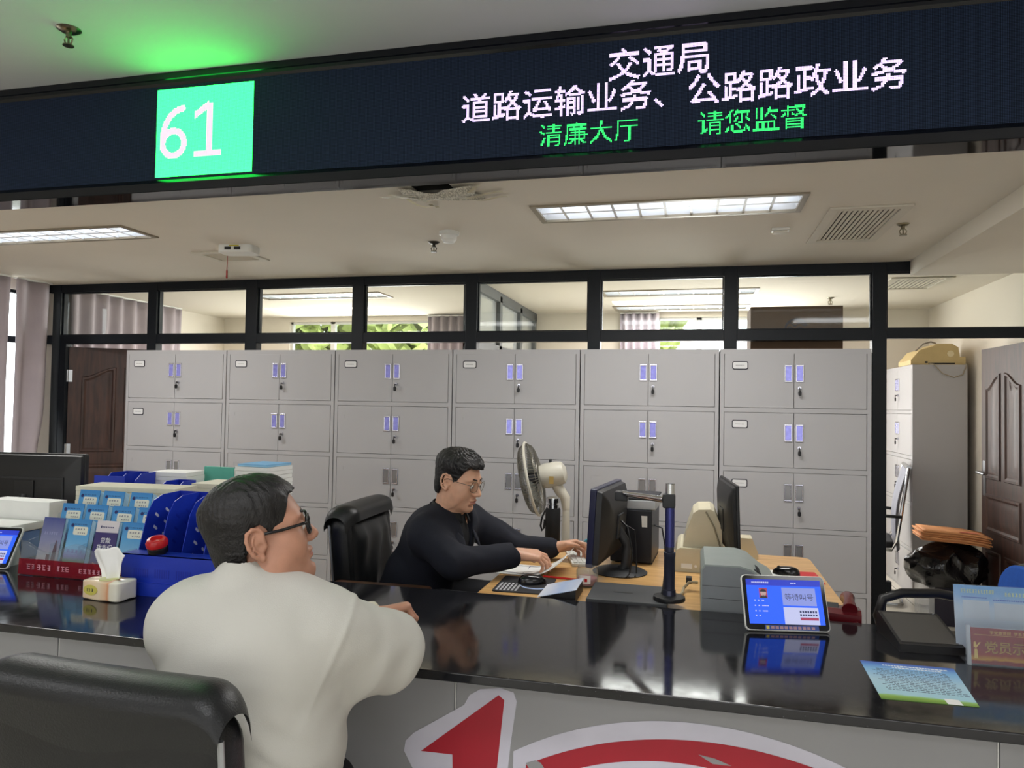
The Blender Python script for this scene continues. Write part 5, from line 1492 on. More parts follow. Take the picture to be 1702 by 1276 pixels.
def monitor(name_label, loc, rz, w, h, zb, thick=.045, back=True, mat=BLACK, tilt=0.0, base_r=.112, base_y=None):
    """screen faces local -y"""
    t = thing('monitor', name_label, 'monitor', loc, rz)
    M = Matrix.Translation((0, 0, zb)) @ Matrix.Rotation(-tilt, 4, 'X') @ Matrix.Rotation(R(90), 4, 'X')
    b = MB(); pad(b, -w/2, w/2, 0, h, -thick*.45, 0, .010, .004, 5, M); b.build('bezel', NAVYP if mat is DARK else mat, t)
    b = MB(M); b.prism(rrect(-w/2+.014, w/2-.014, .02, h-.014, .002, 2), 0, .0008, 'xy'); b.build('screen', SCRB, t, smooth=0)
    vs = []; fs = []
    for ins, d in ((.006, -thick*.4), (.012, -thick*.8), (.05, -thick*1.15), (.10, -thick*1.3)):
        vs += [M @ Vector((x, y, d)) for x, y in rrect(-w/2+ins, w/2-ins, ins, h-ins, .012, 5)]
    n = 20
    for k in range(3): fs += [(k*n+i, k*n+(i+1) % n, (k+1)*n+(i+1) % n, (k+1)*n+i) for i in range(n)]
    fs.append(tuple(3*n+i for i in range(n)))
    MB().add(vs, fs).build('back_casing', mat, t, smooth=.6)
    MB(M).box(-.05, .05, h*.30, h*.62, -thick*1.45, -thick*1.25, .004).build('mount_plate', mat, t)
    by = thick*1.5 if base_y is None else base_y
    if base_y is None: MB().tube([(0, thick*1.3, zb+h*.40), (0, thick*2.0, zb+h*.2), (0, thick*1.9, .03), (0, thick*1.7, .012)], [.022, .020, .022, .026], 10).build('stand_neck', mat, t)
    else: MB().tube([(0, thick*.5, zb+.02), (0, thick*.4, zb-.03), (0, by+.01, .03), (0, by, .012)], [.014, .014, .018, .02], 10).build('stand_neck', mat, t)
    MB().lathe([(base_r, 0), (base_r+.003, .004), (base_r-.012, .012), (.03, .02)], (0, by, 0), 32).build('stand_base', mat, t)
    return t
lm_ = monitor('large black monitor seen from behind at the left edge of the photo', (-3.09, 2.93, ZD), R(187), .56, .33, .10, .05, True, BLACK)
MB(Matrix.Translation((0, .066, .18))).box(-.2, .2, -.002, .002, .13, .14).box(-.2, -.19, -.002, .002, 0, .13).box(.19, .2, -.002, .002, 0, .13).build('back_rib', DARK, lm_, smooth=0)

# file holders with papers on the left desk
GREENF = pm('green_folder', (92, 176, 158), .5, var=.05)
def file_box(loc, rz, label, n=2, w=.085, d=.25, h=.30):
    t = thing('file_holder', label, 'file holder', loc, rz, 'blue file holders on the left desk')
    for i in range(n+1):
        x = -w*n/2+w*i
        prof = [(-d/2, 0), (-d/2, h*.55), (-d/2+.02, h*.70), (-d/2+.07, h*.92), (-d/2+.11, h), (d/2, h), (d/2, 0)]
        pn = MB().prism(prof, x-.0014, x+.0014, 'yz').build('side_panel', BLUEP, t, smooth=0)
    MB().box(-w*n/2, w*n/2, d/2-.003, d/2, 0, h).build('back_panel', BLUED, t, smooth=0)
    MB().box(-w*n/2, w*n/2, -d/2, d/2, 0, .003).build('bottom_panel', BLUED, t, smooth=0)
    hl = MB().box(-w*n/2, w*n/2, -d/2, -d/2+.003, 0, h*.99); hl.cur = 1; g = random.Random(5)
    for i in range(n):
        for q in range(6):
            x = -w*n/2+w*(i+.5)+(-.022 if q % 2 else .022)+.008*(q//2-1); z = h*.72+.026*(q//2)
            hl.prism([(x-.011, z-.007), (x-.005, z-.008), (x+.011, z+.005), (x+.007, z+.009)], -d/2-.0006, -d/2+.0004, 'xz')
    hl.build('front_panel', [BLUEP, WHT if n == 1 else BLUED], t, smooth=0)
    return t
file_box((-2.610, 2.975, ZD), R(3), 'blue slotted file holder on the left desk nearest the brown door', 2, .08, .22, .345)
file_box((-2.335, 2.955, ZD), R(0), 'blue file holder with round holes on the left desk behind the organizer', 1, .09, .2, .318)
def stack(loc, rz, label, w, d, h, mat, name='paper_stack', cat='papers', topm=None):
    t = thing(name, label, cat, loc, rz)
    n = max(3, int(h/.02)); b = MB(); g = random.Random(int(abs(loc[0])*1000))
    for i in range(n):
        o_ = g.uniform(-.003, .003); b.box(-w/2+o_, w/2+o_, -d/2, d/2, h*i/n, h*(i+1)/n-.0012)
    b.build('sheets', mat, t, smooth=0)
    if topm: MB().box(-w/2+.01, w/2-.004, -d/2+.004, d/2, h, h+.012).build('top_pad', topm, t, smooth=0)
    return t
stack((-2.475, 3.16, ZD), R(4), 'tall stack of white papers standing behind the blue slotted file holder', .20, .15, .345, PAPER, 'paper_stack')
fo = thing('folder', 'green folder standing upright behind the white paper stack on the left desk', 'folder', (-2.31, 3.27, ZD), R(-4))
MB().box(-.09, .09, -.012, .012, 0, .362, .002).build('cover', GREENF, fo)
MB().box(-.085, .0915, -.008, .008, .004, .358).build('inner_sheets', PAPER, fo, smooth=0)
stack((-2.165, 3.06, ZD), R(2), 'thick cream paper stack right of the round-holed blue file holder', .16, .2, .315, pm('cream_paper', (222, 218, 200), .8, var=.03), 'paper_stack')
stack((-2.10, 3.33, ZD), R(-6), 'high white paper stack under the light blue pad on the left desk', .19, .2, .372, PAPER, 'paper_stack', 'papers')
bp_ = thing('writing_pad', 'light blue pad lying on top of the high white paper stack', 'pad', (-2.10, 3.33, ZD+.372), R(-6))
MB().box(-.085, .09, -.096, .096, 0, .012, .001).build('sheets', pm('light_blue_pad', (150, 200, 232), .5), bp_)
MB().box(-.0855, .0905, -.0965, .0965, .0085, .0122).build('cover', pm('pad_cover_blue', (120, 180, 224), .5), bp_, smooth=0)
stack((-2.33, 2.72, ZD), R(5), 'cream paper stack rising behind the rear row of brochures', .46, .16, .325, pm('cream_paper_old', (214, 210, 190), .85, var=.05), 'paper_stack')

# ------------------------------------------------------------------ things on the clerk's desk
m1 = monitor("dark monitor seen edge-on in front of the clerk's hands", (-.385, 3.17, ZD), R(-97), .46, .315, .055, .06, True, DARK, R(3))
cb = MB().tube([(.03, .10, .22), (.05, .13, .20), (.08, .16, .10), (.09, .15, .02), (.11, .14, .006)], .004, 6)
cb.build('video_cable', BLACK, m1); MB().tube([(-.02, .10, .20), (.0, .15, .18), (.03, .165, .09), (.05, .17, .01), (.08, .17, .005)], .0035, 6).build('power_cable', BLACK, m1)
monitor('thin black monitor turned to the right behind the grey printer', (.165, 3.27, ZD), R(96), .44, .30, .095, .03, True, BLACK, R(2), .062, -.075)
pc = thing('computer_tower', 'black computer tower behind the dark monitor on the oak desk', 'computer', (-.25, 3.50, ZD), R(-3))
MB().box(-.10, .085, -.16, .16, .006, .240, .006).build('case', pm('tower_black', (12, 13, 22), .35, var=.05), pc)
for sx in (-.08, .065): MB().box(sx, sx+.02, -.14, .14, 0, .008).build('foot', BLACK, pc)
MB().prism([(.041, .165), (.064, .165), (.064, .215), (.038, .215)], -.1612, -.1598, 'xz').build('label_sticker', PAPER, pc, smooth=0)
MB().tube([(.085, -.05, .16), (.12, -.06, .15), (.135, -.08, .08), (.14, -.1, .01)], .004, 6).build('power_cable', BLACK, pc)
sc = thing('flatbed_scanner', 'flat silver grey scanner lying on top of the black computer tower', 'scanner', (-.255, 3.50, ZD+.24), R(-3))
MB().box(-.135, .105, -.15, .17, 0, .042, .006).build('body', pm('silver_plastic', (176, 178, 180), .35, .2, var=.03), sc)
MB().box(-.13, .10, -.145, .165, .042, .050, .003).build('lid', DARK, sc)
# document camera on its mat
dm = thing('document_camera', 'document camera on a tall post with a horizontal arm and grey base mat', 'document camera', (-.077, 2.668, ZD))
m = MB(); m.box(-.285, -.055+.05, -.064, .19, 0, .024, .003); m.build('base_mat', pm('mat_grey', (62, 64, 66), .55, var=.04), dm)
MB().box(-.20, -.13, .05, .06, .024, .0246).build('mat_mark', DARK, dm, smooth=0)
MB().lathe([(.054, .024), (.056, .028), (.054, .038), (.03, .042)], (0, 0, 0), 36).build('base_disc', BLACK, dm)
POSTM = pm('post_blue_metal', (64, 68, 128), .25, .7, var=.06)
MB().lathe([(.024, .04), (.022, .06), (.0195, .062), (.0195, .175), (.0205, .177), (.0205, .19), (.0155, .192), (.0155, .405)], (0, 0, 0), 24).build('post', pm('post_dark_metal', (58, 60, 78), .3, .6, var=.05), dm)
MB().lathe([(.0162, .395), (.0162, .43), (.014, .432)], (0, 0, 0), 24).build('post_cap', CHROME, dm)
MB().lathe([(.0165, .21), (.0165, .37)], (.0, 0, 0), 24).build('post_sleeve', POSTM, dm)
MB().box(-.026, .018, -.018, .018, .345, .395, .006).build('arm_joint', DARK, dm)
MB().tube([(-.02, .01, .372), (-.11, .12, .368), (-.185, .215, .364)], [.012, .0105, .010], 12).build('arm', CHROME, dm)
MB().box(-.215, -.165, .20, .25, .335, .372, .006).build('camera_head', DARK, dm)
MB().tube([(.006, .02, .19), (-.012, .03, .16), (-.022, .01, .06), (-.03, .0, .03)], .003, 6).build('cable', BLACK, dm)
# lamp-like pointed grey arm left of the monitor
# beige passbook printer
bp = thing('passbook_printer', 'beige passbook printer behind the document camera post', 'printer', (-.075, 3.25, ZD))
m = MB(); m.prism([(0, 0), (0, .06), (.01, .09), (.025, .10), (.20, .10), (.218, .07), (.22, 0)], 0, .36, 'xz'); m.build('base_housing', BEIGE, bp, smooth=.4)
m = MB(); m.prism([(.036, .10), (.055, .18), (.078, .245), (.10, .262), (.15, .265), (.168, .255), (.196, .19), (.200, .10)], .03, .31, 'xz')
MB().prism([(.15, .0), (.15, .075), (.17, .096), (.345, .096), (.372, .03), (.372, 0)], .36, .46, 'xz').build('rear_tray', BEIGE, bp, smooth=.4)
m.M = Matrix.Identity(4); m.build('upper_housing', BEIGE, bp, smooth=.4)
MB().tube([(.13, .028, .255), (.165, .027, .19), (.19, .027, .11)], .004, 6).build('panel_seam', pm('seam_beige', (150, 142, 120), .6), bp)
MB().box(.03, .075, -.002, .001, .015, .035).build('rating_label', PAPER, bp, smooth=0)
MB().lathe([(.006, -.002), (.006, .001)], (.09, 0, .026), 12, (0, 1, 0)).build('round_seal', PAPER, bp)
# big grey dot-matrix printer
gp = thing('dot_matrix_printer', 'large grey green printer on the counter edge behind the blue tablet', 'printer', (.03, 2.607, ZD))
GPM = pm('grey_green_plastic', (142, 150, 146), .5, var=.03); GPS = pm('grey_printer_side', (122, 126, 130), .5, var=.03)
prof = [(0, .0), (0, .150), (.012, .168), (.125, .170), (.165, .160), (.215, .120), (.245, .105), (.258, .09), (.258, 0)]
m = MB(); m.prism(prof, 0, .34, 'xz'); m.build('housing', GPM, gp, smooth=.5)
MB().prism([(.004, .004), (.004, .148), (.014, .163), (.124, .165), (.163, .155), (.212, .116), (.243, .101), (.254, .088), (.254, .004)], -.0025, 0, 'xz').build('side_cover', GPS, gp, smooth=0)
sl = MB()
for z in (.055, .098): sl.box(.004, .254 if z < .08 else .235, -.0032, -.0024, z, z+.0014)
sl.build('side_groove', DARK, gp, smooth=0)
bt = MB(Matrix.Translation((.19, .1, .142)) @ Matrix.Rotation(R(38), 4, 'Y'))
for q in range(4): bt.box(-.008, .008, .03*q-.06, .03*q-.045, 0, .003, .001)
bt.build('button', DARK, gp)
MB(Matrix.Translation((.180, -.028+.06, .150)) @ Matrix.Rotation(R(38), 4, 'Y')).tube([(.0085*math.cos(t), .0085*math.sin(t), .0012) for t in [R(50)+R(260)*i/14 for i in range(15)]], .0013, 5).build('round_logo', DARK, gp)
# jar, mouse pads, mice, pencil, tape, papers
jr = thing('glass_jar', "small glass jar with a label in front of the clerk's monitor", 'jar', (-.397, 2.89, ZD))
MB().lathe([(.040, 0), (.043, .004), (.043, .058), (.038, .066), (.038, .074), (.0365, .074), (.0365, .066), (.0405, .058), (.0405, .005), (.002, .004)], n=32).build('glass', ACRYL, jr)
MB().lathe([(.0385, .0055), (.039, .03), (.03, .036), (.005, .038)], n=24).build('contents', pm('jar_contents', (176, 110, 104), .6, var=.3, scale=90), jr)
lb = MB()
lb.add([(.0434*math.cos(t), .0434*math.sin(t), z) for z in (.014, .046) for t in [R(-125)+R(60)*i/10 for i in range(11)]], [(i, i+1, 12+i, 11+i) for i in range(10)]); lb.cur = 1
lb.add([(.0437*math.cos(t), .0437*math.sin(t), z) for z in (.022, .034) for t in [R(-96)+R(14)*i/4 for i in range(5)]], [(i, i+1, 6+i, 5+i) for i in range(4)])
lb.build('label', [pm('jar_label', (224, 214, 210), .5), REDP], jr, smooth=3)
mpd = thing('mouse_pad', 'black mouse pad with white printed lines at the near left of the oak desk', 'mouse pad', (-.628, 2.815, ZD), R(2))
MB().prism(rrect(-.105, .105, -.125, .125, .012, 4), 0, .004, 'xy').build('pad', pm('pad_black', (30, 29, 32), .7, var=.05), mpd, smooth=0)
pr = MB(); pr.cur = 0
for c in range(6):
    for r_ in range(4):
        pr.box(-.094+c*.0145, -.086+c*.0145, -.108+r_*.030, -.084+r_*.030, .004, .0044)
pr.cur = 1; pr.prism(arc(.045, -.005, .062, R(190), R(350), 18)+arc(.045, .012, .066, R(345), R(195), 18), .004, .0044, 'xy')
pr.build('print', [pm('pad_print_grey', (186, 186, 190), .7), pm('pad_print_blue', (176, 196, 236), .5)], mpd, smooth=0)
def mouse(loc, rz, label):
    t = thing('computer_mouse', label, 'mouse', loc, rz)
    def f(u, v):
        a = 2*PI*u; e = math.sin(v*PI/2)
        return (.031*math.cos(a)*e**.7*(1-.12*math.sin(a)), .056*math.sin(a)*e**.7, .034*(math.cos(v*PI/2)**.8)*(1-.15*math.sin(a)*e)+.0)
    MB().grid(f, 28, 12).build('shell', pm('mouse_black_gloss', (14, 14, 17), .18, spec=.6) if 'mouse_black_gloss' not in _M else _M['mouse_black_gloss'], t, smooth=3)
    MB().cyl((-.004, .030, .027), (.004, .030, .027), .007, n=14).build('wheel', DARK, t)
    return t
mouse((-.605, 2.835, ZD+.0045), R(-70), 'black mouse lying on the black mouse pad near the clerk')
mat2 = thing('mouse_pad', 'white and red mouse mat under the mouse on the right of the oak desk', 'mouse pad', (.39, 3.295, ZD), R(3))
MB().box(-.12, .045, -.11, .10, 0, .003).build('white_half', PAPER, mat2, smooth=0)
MB().box(.045, .125, -.11, .10, 0, .003).build('red_half', pm('red_mat', (196, 52, 56), .6, var=.06), mat2, smooth=0)
mouse((.385, 3.315, ZD+.0035), R(75), 'black mouse on the white and red mat right of the grey printer')
pn = thing('pencil', "red pencil lying between the mouse pad and the clerk's form", 'pencil', (-.50, 2.955, ZD))
MB().cyl((-.085, .01, .005), (.07, -.006, .005), .0042, n=6).build('shaft', REDP, pn, smooth=0)
MB().cyl((.07, -.006, .005), (.085, -.0075, .005), .0042, .0005, n=6).build('point', OAK, pn, smooth=0)
bkT = thing('document_box', 'black open box with a blue white booklet leaning out of it at the desk edge', 'box', (-.462, 2.685, ZD))
MB().prism([(-.065, 0), (.062, 0), (.062, .045), (-.065, .012)], -.07, .11, 'xz').build('box', BLACK, bkT, smooth=0)
MB().prism([(-.075, .012), (.066, .047), (.066, .0495), (-.075, .0145)], -.075, .115, 'xz').build('booklet', ramp_mat('booklet_print', 'X', [(-.08, (226, 230, 238)), (.0, (170, 190, 226)), (.07, (206, 214, 232))], .3, .05, 30), bkT, smooth=0)
fmT = thing('form_paper', "white printed form held down and lifted by the clerk's hands", 'paper', (-.63, 3.060, ZD))
def sheet(u, v):
    x = -.17+.335*u-.035*v*0; y = -.085+.20*v-.03*u
    k = max(0, u-.42)/.58
    return (x-.035*k*k, y+.05*k*k, .0025+.080*k**1.8+.002*math.sin(5*v))
o = MB().grid(sheet, 30, 10).build('sheet', PAPER, fmT, smooth=3); md = o.modifiers.new('thickness', 'SOLIDIFY'); md.thickness = .002; md.offset = 0
tb = MB()
def stripe(u0, u1, v0, v1):
    n = max(2, int((u1-u0)*28)); P_ = []
    for v in (v0, v1):
        for i in range(n+1):
            p = sheet(u0+(u1-u0)*i/n, v); P_.append((p[0], p[1], p[2]+.0018))
    tb.add(P_, [(i, i+1, n+2+i, n+1+i) for i in range(n)])
stripe(.02, .95, .10, .135); stripe(.02, .95, .84, .875)
for u in (.36, .62): stripe(u, u+.012, .12, .86)
stripe(.86, .95, .12, .86)
tb.build('table_lines', pm('form_grey', (84, 84, 98), .7), fmT, smooth=3)
tpd = thing('tape_roll', 'teal tape roll standing beside the dark monitor', 'tape', (-.475, 3.52, ZD))
tm_ = MB(); 
for r0_, r1_ in ((.032, .018),):
    tm_.lathe([(.018, -.012), (.034, -.012), (.034, .012), (.018, .012), (.018, -.012)], (0, 0, .034), 28, (0, 1, .1))
tm_.build('roll', pm('teal_tape', (60, 150, 170), .3), tpd)
sbx = thing('small_box', 'small white and black box beside the teal tape roll', 'box', (-.535, 3.50, ZD))
MB().box(-.03, .03, -.02, .02, 0, .03, .002).build('black_base', BLACK, sbx)
MB().box(-.03, .03, -.02, .02, .03, .055, .002).build('white_lid', WHITEP, sbx)
kbd = thing('keyboard', 'white keyboard partly hidden behind the dark monitor', 'keyboard', (-.50, 3.37, ZD), R(-75))
MB().box(-.17, .17, -.05, .05, 0, .014, .003).build('frame', WHITEP, kbd)
km = MB()
for r_ in range(4):
    for c in range(16): km.box(-.16+c*.02, -.143+c*.02, -.042+r_*.021, -.025+r_*.021, .014, .018)
tag(km.build('keys', pm('key_white', (220, 220, 214), .5), kbd, smooth=0), kind='stuff')
# thermos
th = thing('thermos', 'thermos in a black sleeve with a silver cap on the oak desk', 'thermos', (-.665, 3.58, ZD))
MB().lathe([(.034, 0), (.037, .004), (.037, .190), (.034, .196)], n=32).build('sleeve', pm('sleeve_black', (14, 14, 16), .75, var=.1), th)
MB().lathe([(.030, .194), (.030, .212), (.026, .214), (.026, .222), (.033, .224), (.033, .244), (.028, .248)], n=32).build('cap', CHROME, th)
MB().tube([(-.036, -.012, .185), (-.05, -.02, .15), (-.056, -.022, .11), (-.048, -.02, .085), (-.04, -.018, .10), (-.037, -.015, .14)], .005, 6, False).build('strap', BLACK, th)
# floor fan behind the desk
fn = thing('electric_fan', 'white electric fan turned sideways behind the clerk', 'fan', (-.66, 3.94, 0))
FW = pm('fan_white', (196, 192, 178), .4, var=.03); FG = pm('fan_grille', (120, 116, 106), .35, .4, var=.05)
ax = Vector((-.955, -.10, -.22)).normalized(); e1 = Vector((0, 0, 1)); e1 = (e1-ax*e1.dot(ax)).normalized(); e2 = ax.cross(e1)
hub = Vector((-.185, -.02, 1.040))
MB().lathe([(.19, 0), (.19, .02), (.16, .035), (.03, .05)], n=40).build('floor_base', FW, fn)
MB().lathe([(.021, .04), (.021, .55), (.027, .56), (.025, .60), (.018, .93)], (0, 0, 0), 24).build('column', FW, fn)
MB().tube([(0, 0, .88), (-.005, 0, .94), (-.03, -.003, .975), (-.07, -.006, 1.03)], [.020, .028, .030, .026], 14).build('neck', FW, fn)
mt = MB(); c = hub-ax*.10
mt.lathe([(.028, -.09), (.058, -.075), (.066, -.045), (.068, .02), (.060, .05), (.045, .06)], c, 28, ax)
mt.build('motor_housing', FW, fn)
MB().cyl(c+Vector((0, 0, .066)), c+Vector((0, 0, .085)), .008, n=12).build('oscillation_knob', DARK, fn)
MB().box(-.012, .012, -.002, .0, -.01, .03).build('rating_plate', pm('plate_amber', (190, 160, 96), .3, .3), fn, loc=tuple(c+Vector((.02, -.067, -.03))))
rg_ = MB(); RR = .198
rg_.tube([hub+e1*math.cos(t)*RR+e2*math.sin(t)*RR for t in [2*PI*i/56 for i in range(56)]], .0075, 8, True); rg_.build('grille_rim', FW, fn)
def grille(name, s, dep):
    g = MB()
    for i in range(72):
        t = 2*PI*i/72; d = e1*math.cos(t)+e2*math.sin(t)
        g.tube([hub+d*(.05+(RR-.05)*q)+ax*s*dep*math.sqrt(max(0, 1-q**3)) for q in (0, .3, .6, .85, 1)], .0014, 4)
    for q in (.45, .75):
        r_ = .05+(RR-.05)*q
        g.tube([hub+(e1*math.cos(t)+e2*math.sin(t))*r_+ax*s*dep*math.sqrt(1-q**3) for t in [2*PI*i/48 for i in range(48)]], .0014, 4, True)
    g.lathe([(.05, -.003), (.05, .003)], hub+ax*s*dep, 24, ax)
    g.build(name, FG, fn, smooth=.9)
grille('front_grille', 1, .055); grille('rear_grille', -1, .05)
for k in range(3):
    def bl(u, v):
        r_ = .03+.15*v; t = 2*PI*k/3+(u-.5)*1.35*(1-.15*v)+.3*v
        return hub+(e1*math.cos(t)+e2*math.sin(t))*r_+ax*(.02*(u-.5)*2)
    o = MB().grid(bl, 10, 8).build('fan_blade', pm('fan_blade_smoke', (120, 122, 116), .3) if 'fan_blade_smoke' not in _M else _M['fan_blade_smoke'], fn, smooth=3); md = o.modifiers.new('thickness', 'SOLIDIFY'); md.thickness = .003
MB().lathe([(.005, -.05), (.032, -.03), (.035, .02), (.02, .035)], hub, 20, ax).build('blade_hub', DARK, fn)
# telephone
ph = thing('telephone', 'dark red desk telephone at the near right corner of the oak desk', 'telephone', (.462, 2.705, ZD), R(-8))
MAR = pm('maroon_plastic', (92, 18, 26), .25, var=.05)
MB().prism([(-.09, 0), (-.09, .035), (-.06, .046), (.07, .026), (.078, .012), (.078, 0)], -.085, .085, 'yz').build('base', MAR, ph, smooth=.4)
hs = MB(); hs.tube([(.05, -.080, .050), (.05, -.05, .062), (.05, .0, .066), (.05, .05, .062), (.05, .080, .050)], [.024, .018, .015, .018, .024], 12)
hs.build('handset', MAR, ph)
MB().box(-.06, .02, -.05, .03, .032, .043, .003).build('keypad', DARK, ph)
MB().tube([(.068+.008*math.sin(i*1.5), -.075-.0008*i, .03-.022*min(1, i/20)+.005*math.cos(i*1.5)+.004) for i in range(48)], .0026, 5).build('coiled_cord', MAR, ph)
# power lead between the printer and the camera post
pl = thing('power_cord', 'pale cord with a dark plug between the camera post and the grey printer', 'cord', (-.0, 2.87, ZD))
MB().tube([(.02, .07, .03), (-.01, .04, .035), (-.03, .03, .014), (-.035, -.03, .008), (-.055, -.08, .007)], .0055, 8).build('cord', pm('cord_beige', (170, 156, 128), .6), pl)
MB().box(-.022, .0, .05, .085, .025, .05, .003).build('plug', DARK, pl)

# ------------------------------------------------------------------ counter, right side
sgp = thing('signature_pad', 'black wedge-shaped signature pad on the counter right of the tablet', 'signature pad', (.65, 2.42, ZT), R(4))
m = MB(); m.prism([(-.105, 0), (-.105, .022), (.095, .062), (.105, .058), (.105, 0)], -.085, .085, 'yz'); m.build('body', BLACK, sgp, smooth=.2)
sl_ = math.atan2(.04, .2)
m = MB(Matrix.Translation((0, -.005, .0425)) @ Matrix.Rotation(sl_, 4, 'X')); m.box(-.076, .076, -.088, .088, -.001, .0012, .0005); m.build('writing_surface', pm('pad_surface_grey', (66, 64, 62), .45, var=.03), sgp)
MB().cyl((.07, .088, .062), (.07, .088, .0655), .004, n=12).build('pen_rest', CHROME, sgp)
# acrylic stand with poster and nameplate
ac = thing('sign_holder', 'acrylic sign holder with a blue poster above a red nameplate at the right', 'sign holder', (.728, 2.262, ZT), R(2))
W_ = .235
POST = ramp_mat('poster_sky_print', 'Z', [(.09, (196, 204, 214)), (.13, (186, 200, 218)), (.16, (134, 176, 222)), (.192, (96, 160, 214))], .35, .03, 25)
TB = Matrix.Translation((0, .075, .0)) @ Matrix.Rotation(R(-8), 4, 'X')
MB(TB).box(0, W_, 0, .0015, .0, .190).build('poster', POST, ac, smooth=0)
pt = MB(TB); pt.cur = 0; bars(pt, .018, .105, .174, .010, 12, -.0005, 3, .15); bars(pt, .13, .2, .170, .010, 8, -.0005, 4, .15)
pt.cur = 1; bars(pt, .02, .085, .157, .003, 14, -.0005, 5); bars(pt, .10, .18, .153, .003, 14, -.0005, 6)
pt.cur = 2; pt.box(.022, .09, -.0006, 0, .098, .149); pt.box(.102, .19, -.0006, 0, .098, .145)
pt.build('poster_print', [pm('poster_yellow', (206, 214, 166), .5), pm('poster_blue_text', (84, 110, 190), .5), pm('poster_card', (200, 204, 212), .5)], ac, smooth=0)
TF = Matrix.Translation((0, -.012, 0)) @ Matrix.Rotation(R(-6), 4, 'X')
RED = ramp_mat('nameplate_red_print', 'Z', [(.0, (120, 22, 30)), (.012, (132, 24, 34)), (.016, (196, 140, 40)), (.028, (150, 40, 34)), (.045, (136, 26, 40)), (.1, (140, 28, 44))], .3, .012, 60)
MB(TF).box(.006, W_-.004, -.001, .0, .004, .098).build('nameplate', RED, ac, smooth=0)
GOLD = pm('gold_print', (226, 190, 112), .4, var=.1, scale=80)
nm = MB(TF); T = Matrix.Translation((0, -.0016, 0)) @ Matrix.Rotation(R(90), 4, 'X')
[nm.text('党员示范岗', .0335, .038+dx, .036+dz, 'LEFT', T) for dx, dz in ((0, 0), (.0007, 0), (0, .0005), (.0007, .0005))]; nm.text('学党章党规  学系列讲话', .0105, .052, .083, 'LEFT', T)
nm.box(.014, W_-.01, -.0013, -.001, .0795, .0803)
nm.prism([(.013, .018), (.022, .018), (.021, .042), (.014, .042)], -.0014, -.001, 'xz').prism([(.012, .048), (.018, .044), (.030, .060), (.026, .060), (.020, .052), (.017, .062), (.013, .060)], -.0014, -.001, 'xz')
nm.build('gold_lettering', GOLD, ac, smooth=0)
fl_ = MB(TF).box(0, W_, -.004, -.0025, 0, .102).build('front_sheet', ACRYL, ac, smooth=0)
MB(TB).box(-.002, W_+.002, -.003, -.0018, 0, .192).build('rear_sheet', ACRYL, ac, smooth=0)
MB().box(0, W_, -.016, .12, 0, .003).build('base_sheet', ACRYL, ac, smooth=0)
MB(TF).box(-.004, .004, -.006, .004, 0, .104).build('edge', acrylic_mat('acrylic_edge', (.8, .84, .9), .3), ac, smooth=0)
# flyer
FLY = ramp_mat('flyer_print', 'Y', [(-.135, (96, 140, 50)), (-.118, (134, 172, 62)), (-.108, (150, 196, 120)), (-.10, (168, 210, 222)), (.0, (176, 210, 226)), (.08, (128, 184, 226)), (.115, (72, 130, 206)), (.135, (60, 90, 180))], .35, .012, 24)
fy = thing('flyer', 'sky blue and green flyer lying flat on the granite counter', 'flyer', (.551, 2.062, ZT))
m = MB(); pts = [(.446-.551, 2.197-2.062), (.674-.551, 2.197-2.062), (.647-.551, 1.932-2.062), (.437-.551, 1.922-2.062)]
m.prism(pts, .0002, .0012, 'xy'); m.build('sheet', FLY, fy, smooth=0)
tx = MB(); tx.cur = 0; g = random.Random(4)
for k in range(2):
    x = -.055+.02*k
    while x < .10-.02*k: 
        d = g.uniform(.004, .009); tx.box(x, x+d, .108-.014*k, .115-.014*k, .0012, .0015); x += d+.002
tx.cur = 1
for k in range(14):
    x = -.095+.002*k*0+g.uniform(0, .02); y = .078-.0115*k
    while x < .085:
        d = g.uniform(.004, .012); tx.box(x, x+d, y, y+.0035, .0012, .0015); x += d+.0025
tx.cur = 2; tx.box(.03, .062, -.133, -.10, .0012, .0016)
tx.build('print', [WHT, pm('flyer_text', (96, 110, 128), .7), PAPER], fy, smooth=0)
# blue office chair behind the right end
bc_ = thing('office_chair', 'blue office chair with black loop armrests behind the signature pad', 'chair', (1.06, 3.30, 0), R(105))
BLF = pm('blue_seat_fabric', (34, 84, 170), .8, var=.08, scale=60)
m = MB(); pad(m, -.24, .24, -.24, .24, .40, .47, .08, .03, 6); m.build('seat', BLF, bc_)
Mb = Matrix.Translation((0, -.25, .50)) @ Matrix.Rotation(R(12), 4, 'X') @ Matrix.Rotation(R(90), 4, 'X')
m = MB(); pad(m, -.21, .21, 0, .31, -.03, .015, .09, .014, 7, Mb); m.build('backrest', BLF, bc_)
m = MB(); pad(m, -.225, .225, -.01, .325, -.0, .032, .10, .012, 7, Mb @ Matrix.Translation((0, 0, .014))); m.build('back_shell', pm('grey_shell', (74, 78, 70), .5, var=.05), bc_)
for s in (-1, 1):
    MB().tube([(s*.22, -.20, .42), (s*.285, -.22, .45), (s*.295, -.23, .56), (s*.295, -.18, .625), (s*.295, -.06, .645), (s*.295, .10, .645), (s*.295, .18, .62), (s*.29, .205, .55), (s*.28, .18, .46), (s*.22, .14, .42)], .021, 10).build('armrest', BLACK, bc_)
MB().cyl((0, 0, .10), (0, 0, .40), .028).build('gas_lift', BLACK, bc_)
MB().tube([(0, -.2, .43), (0, -.30, .45), (0, -.30, .60)], .02, 8).build('back_stem', BLACK, bc_)
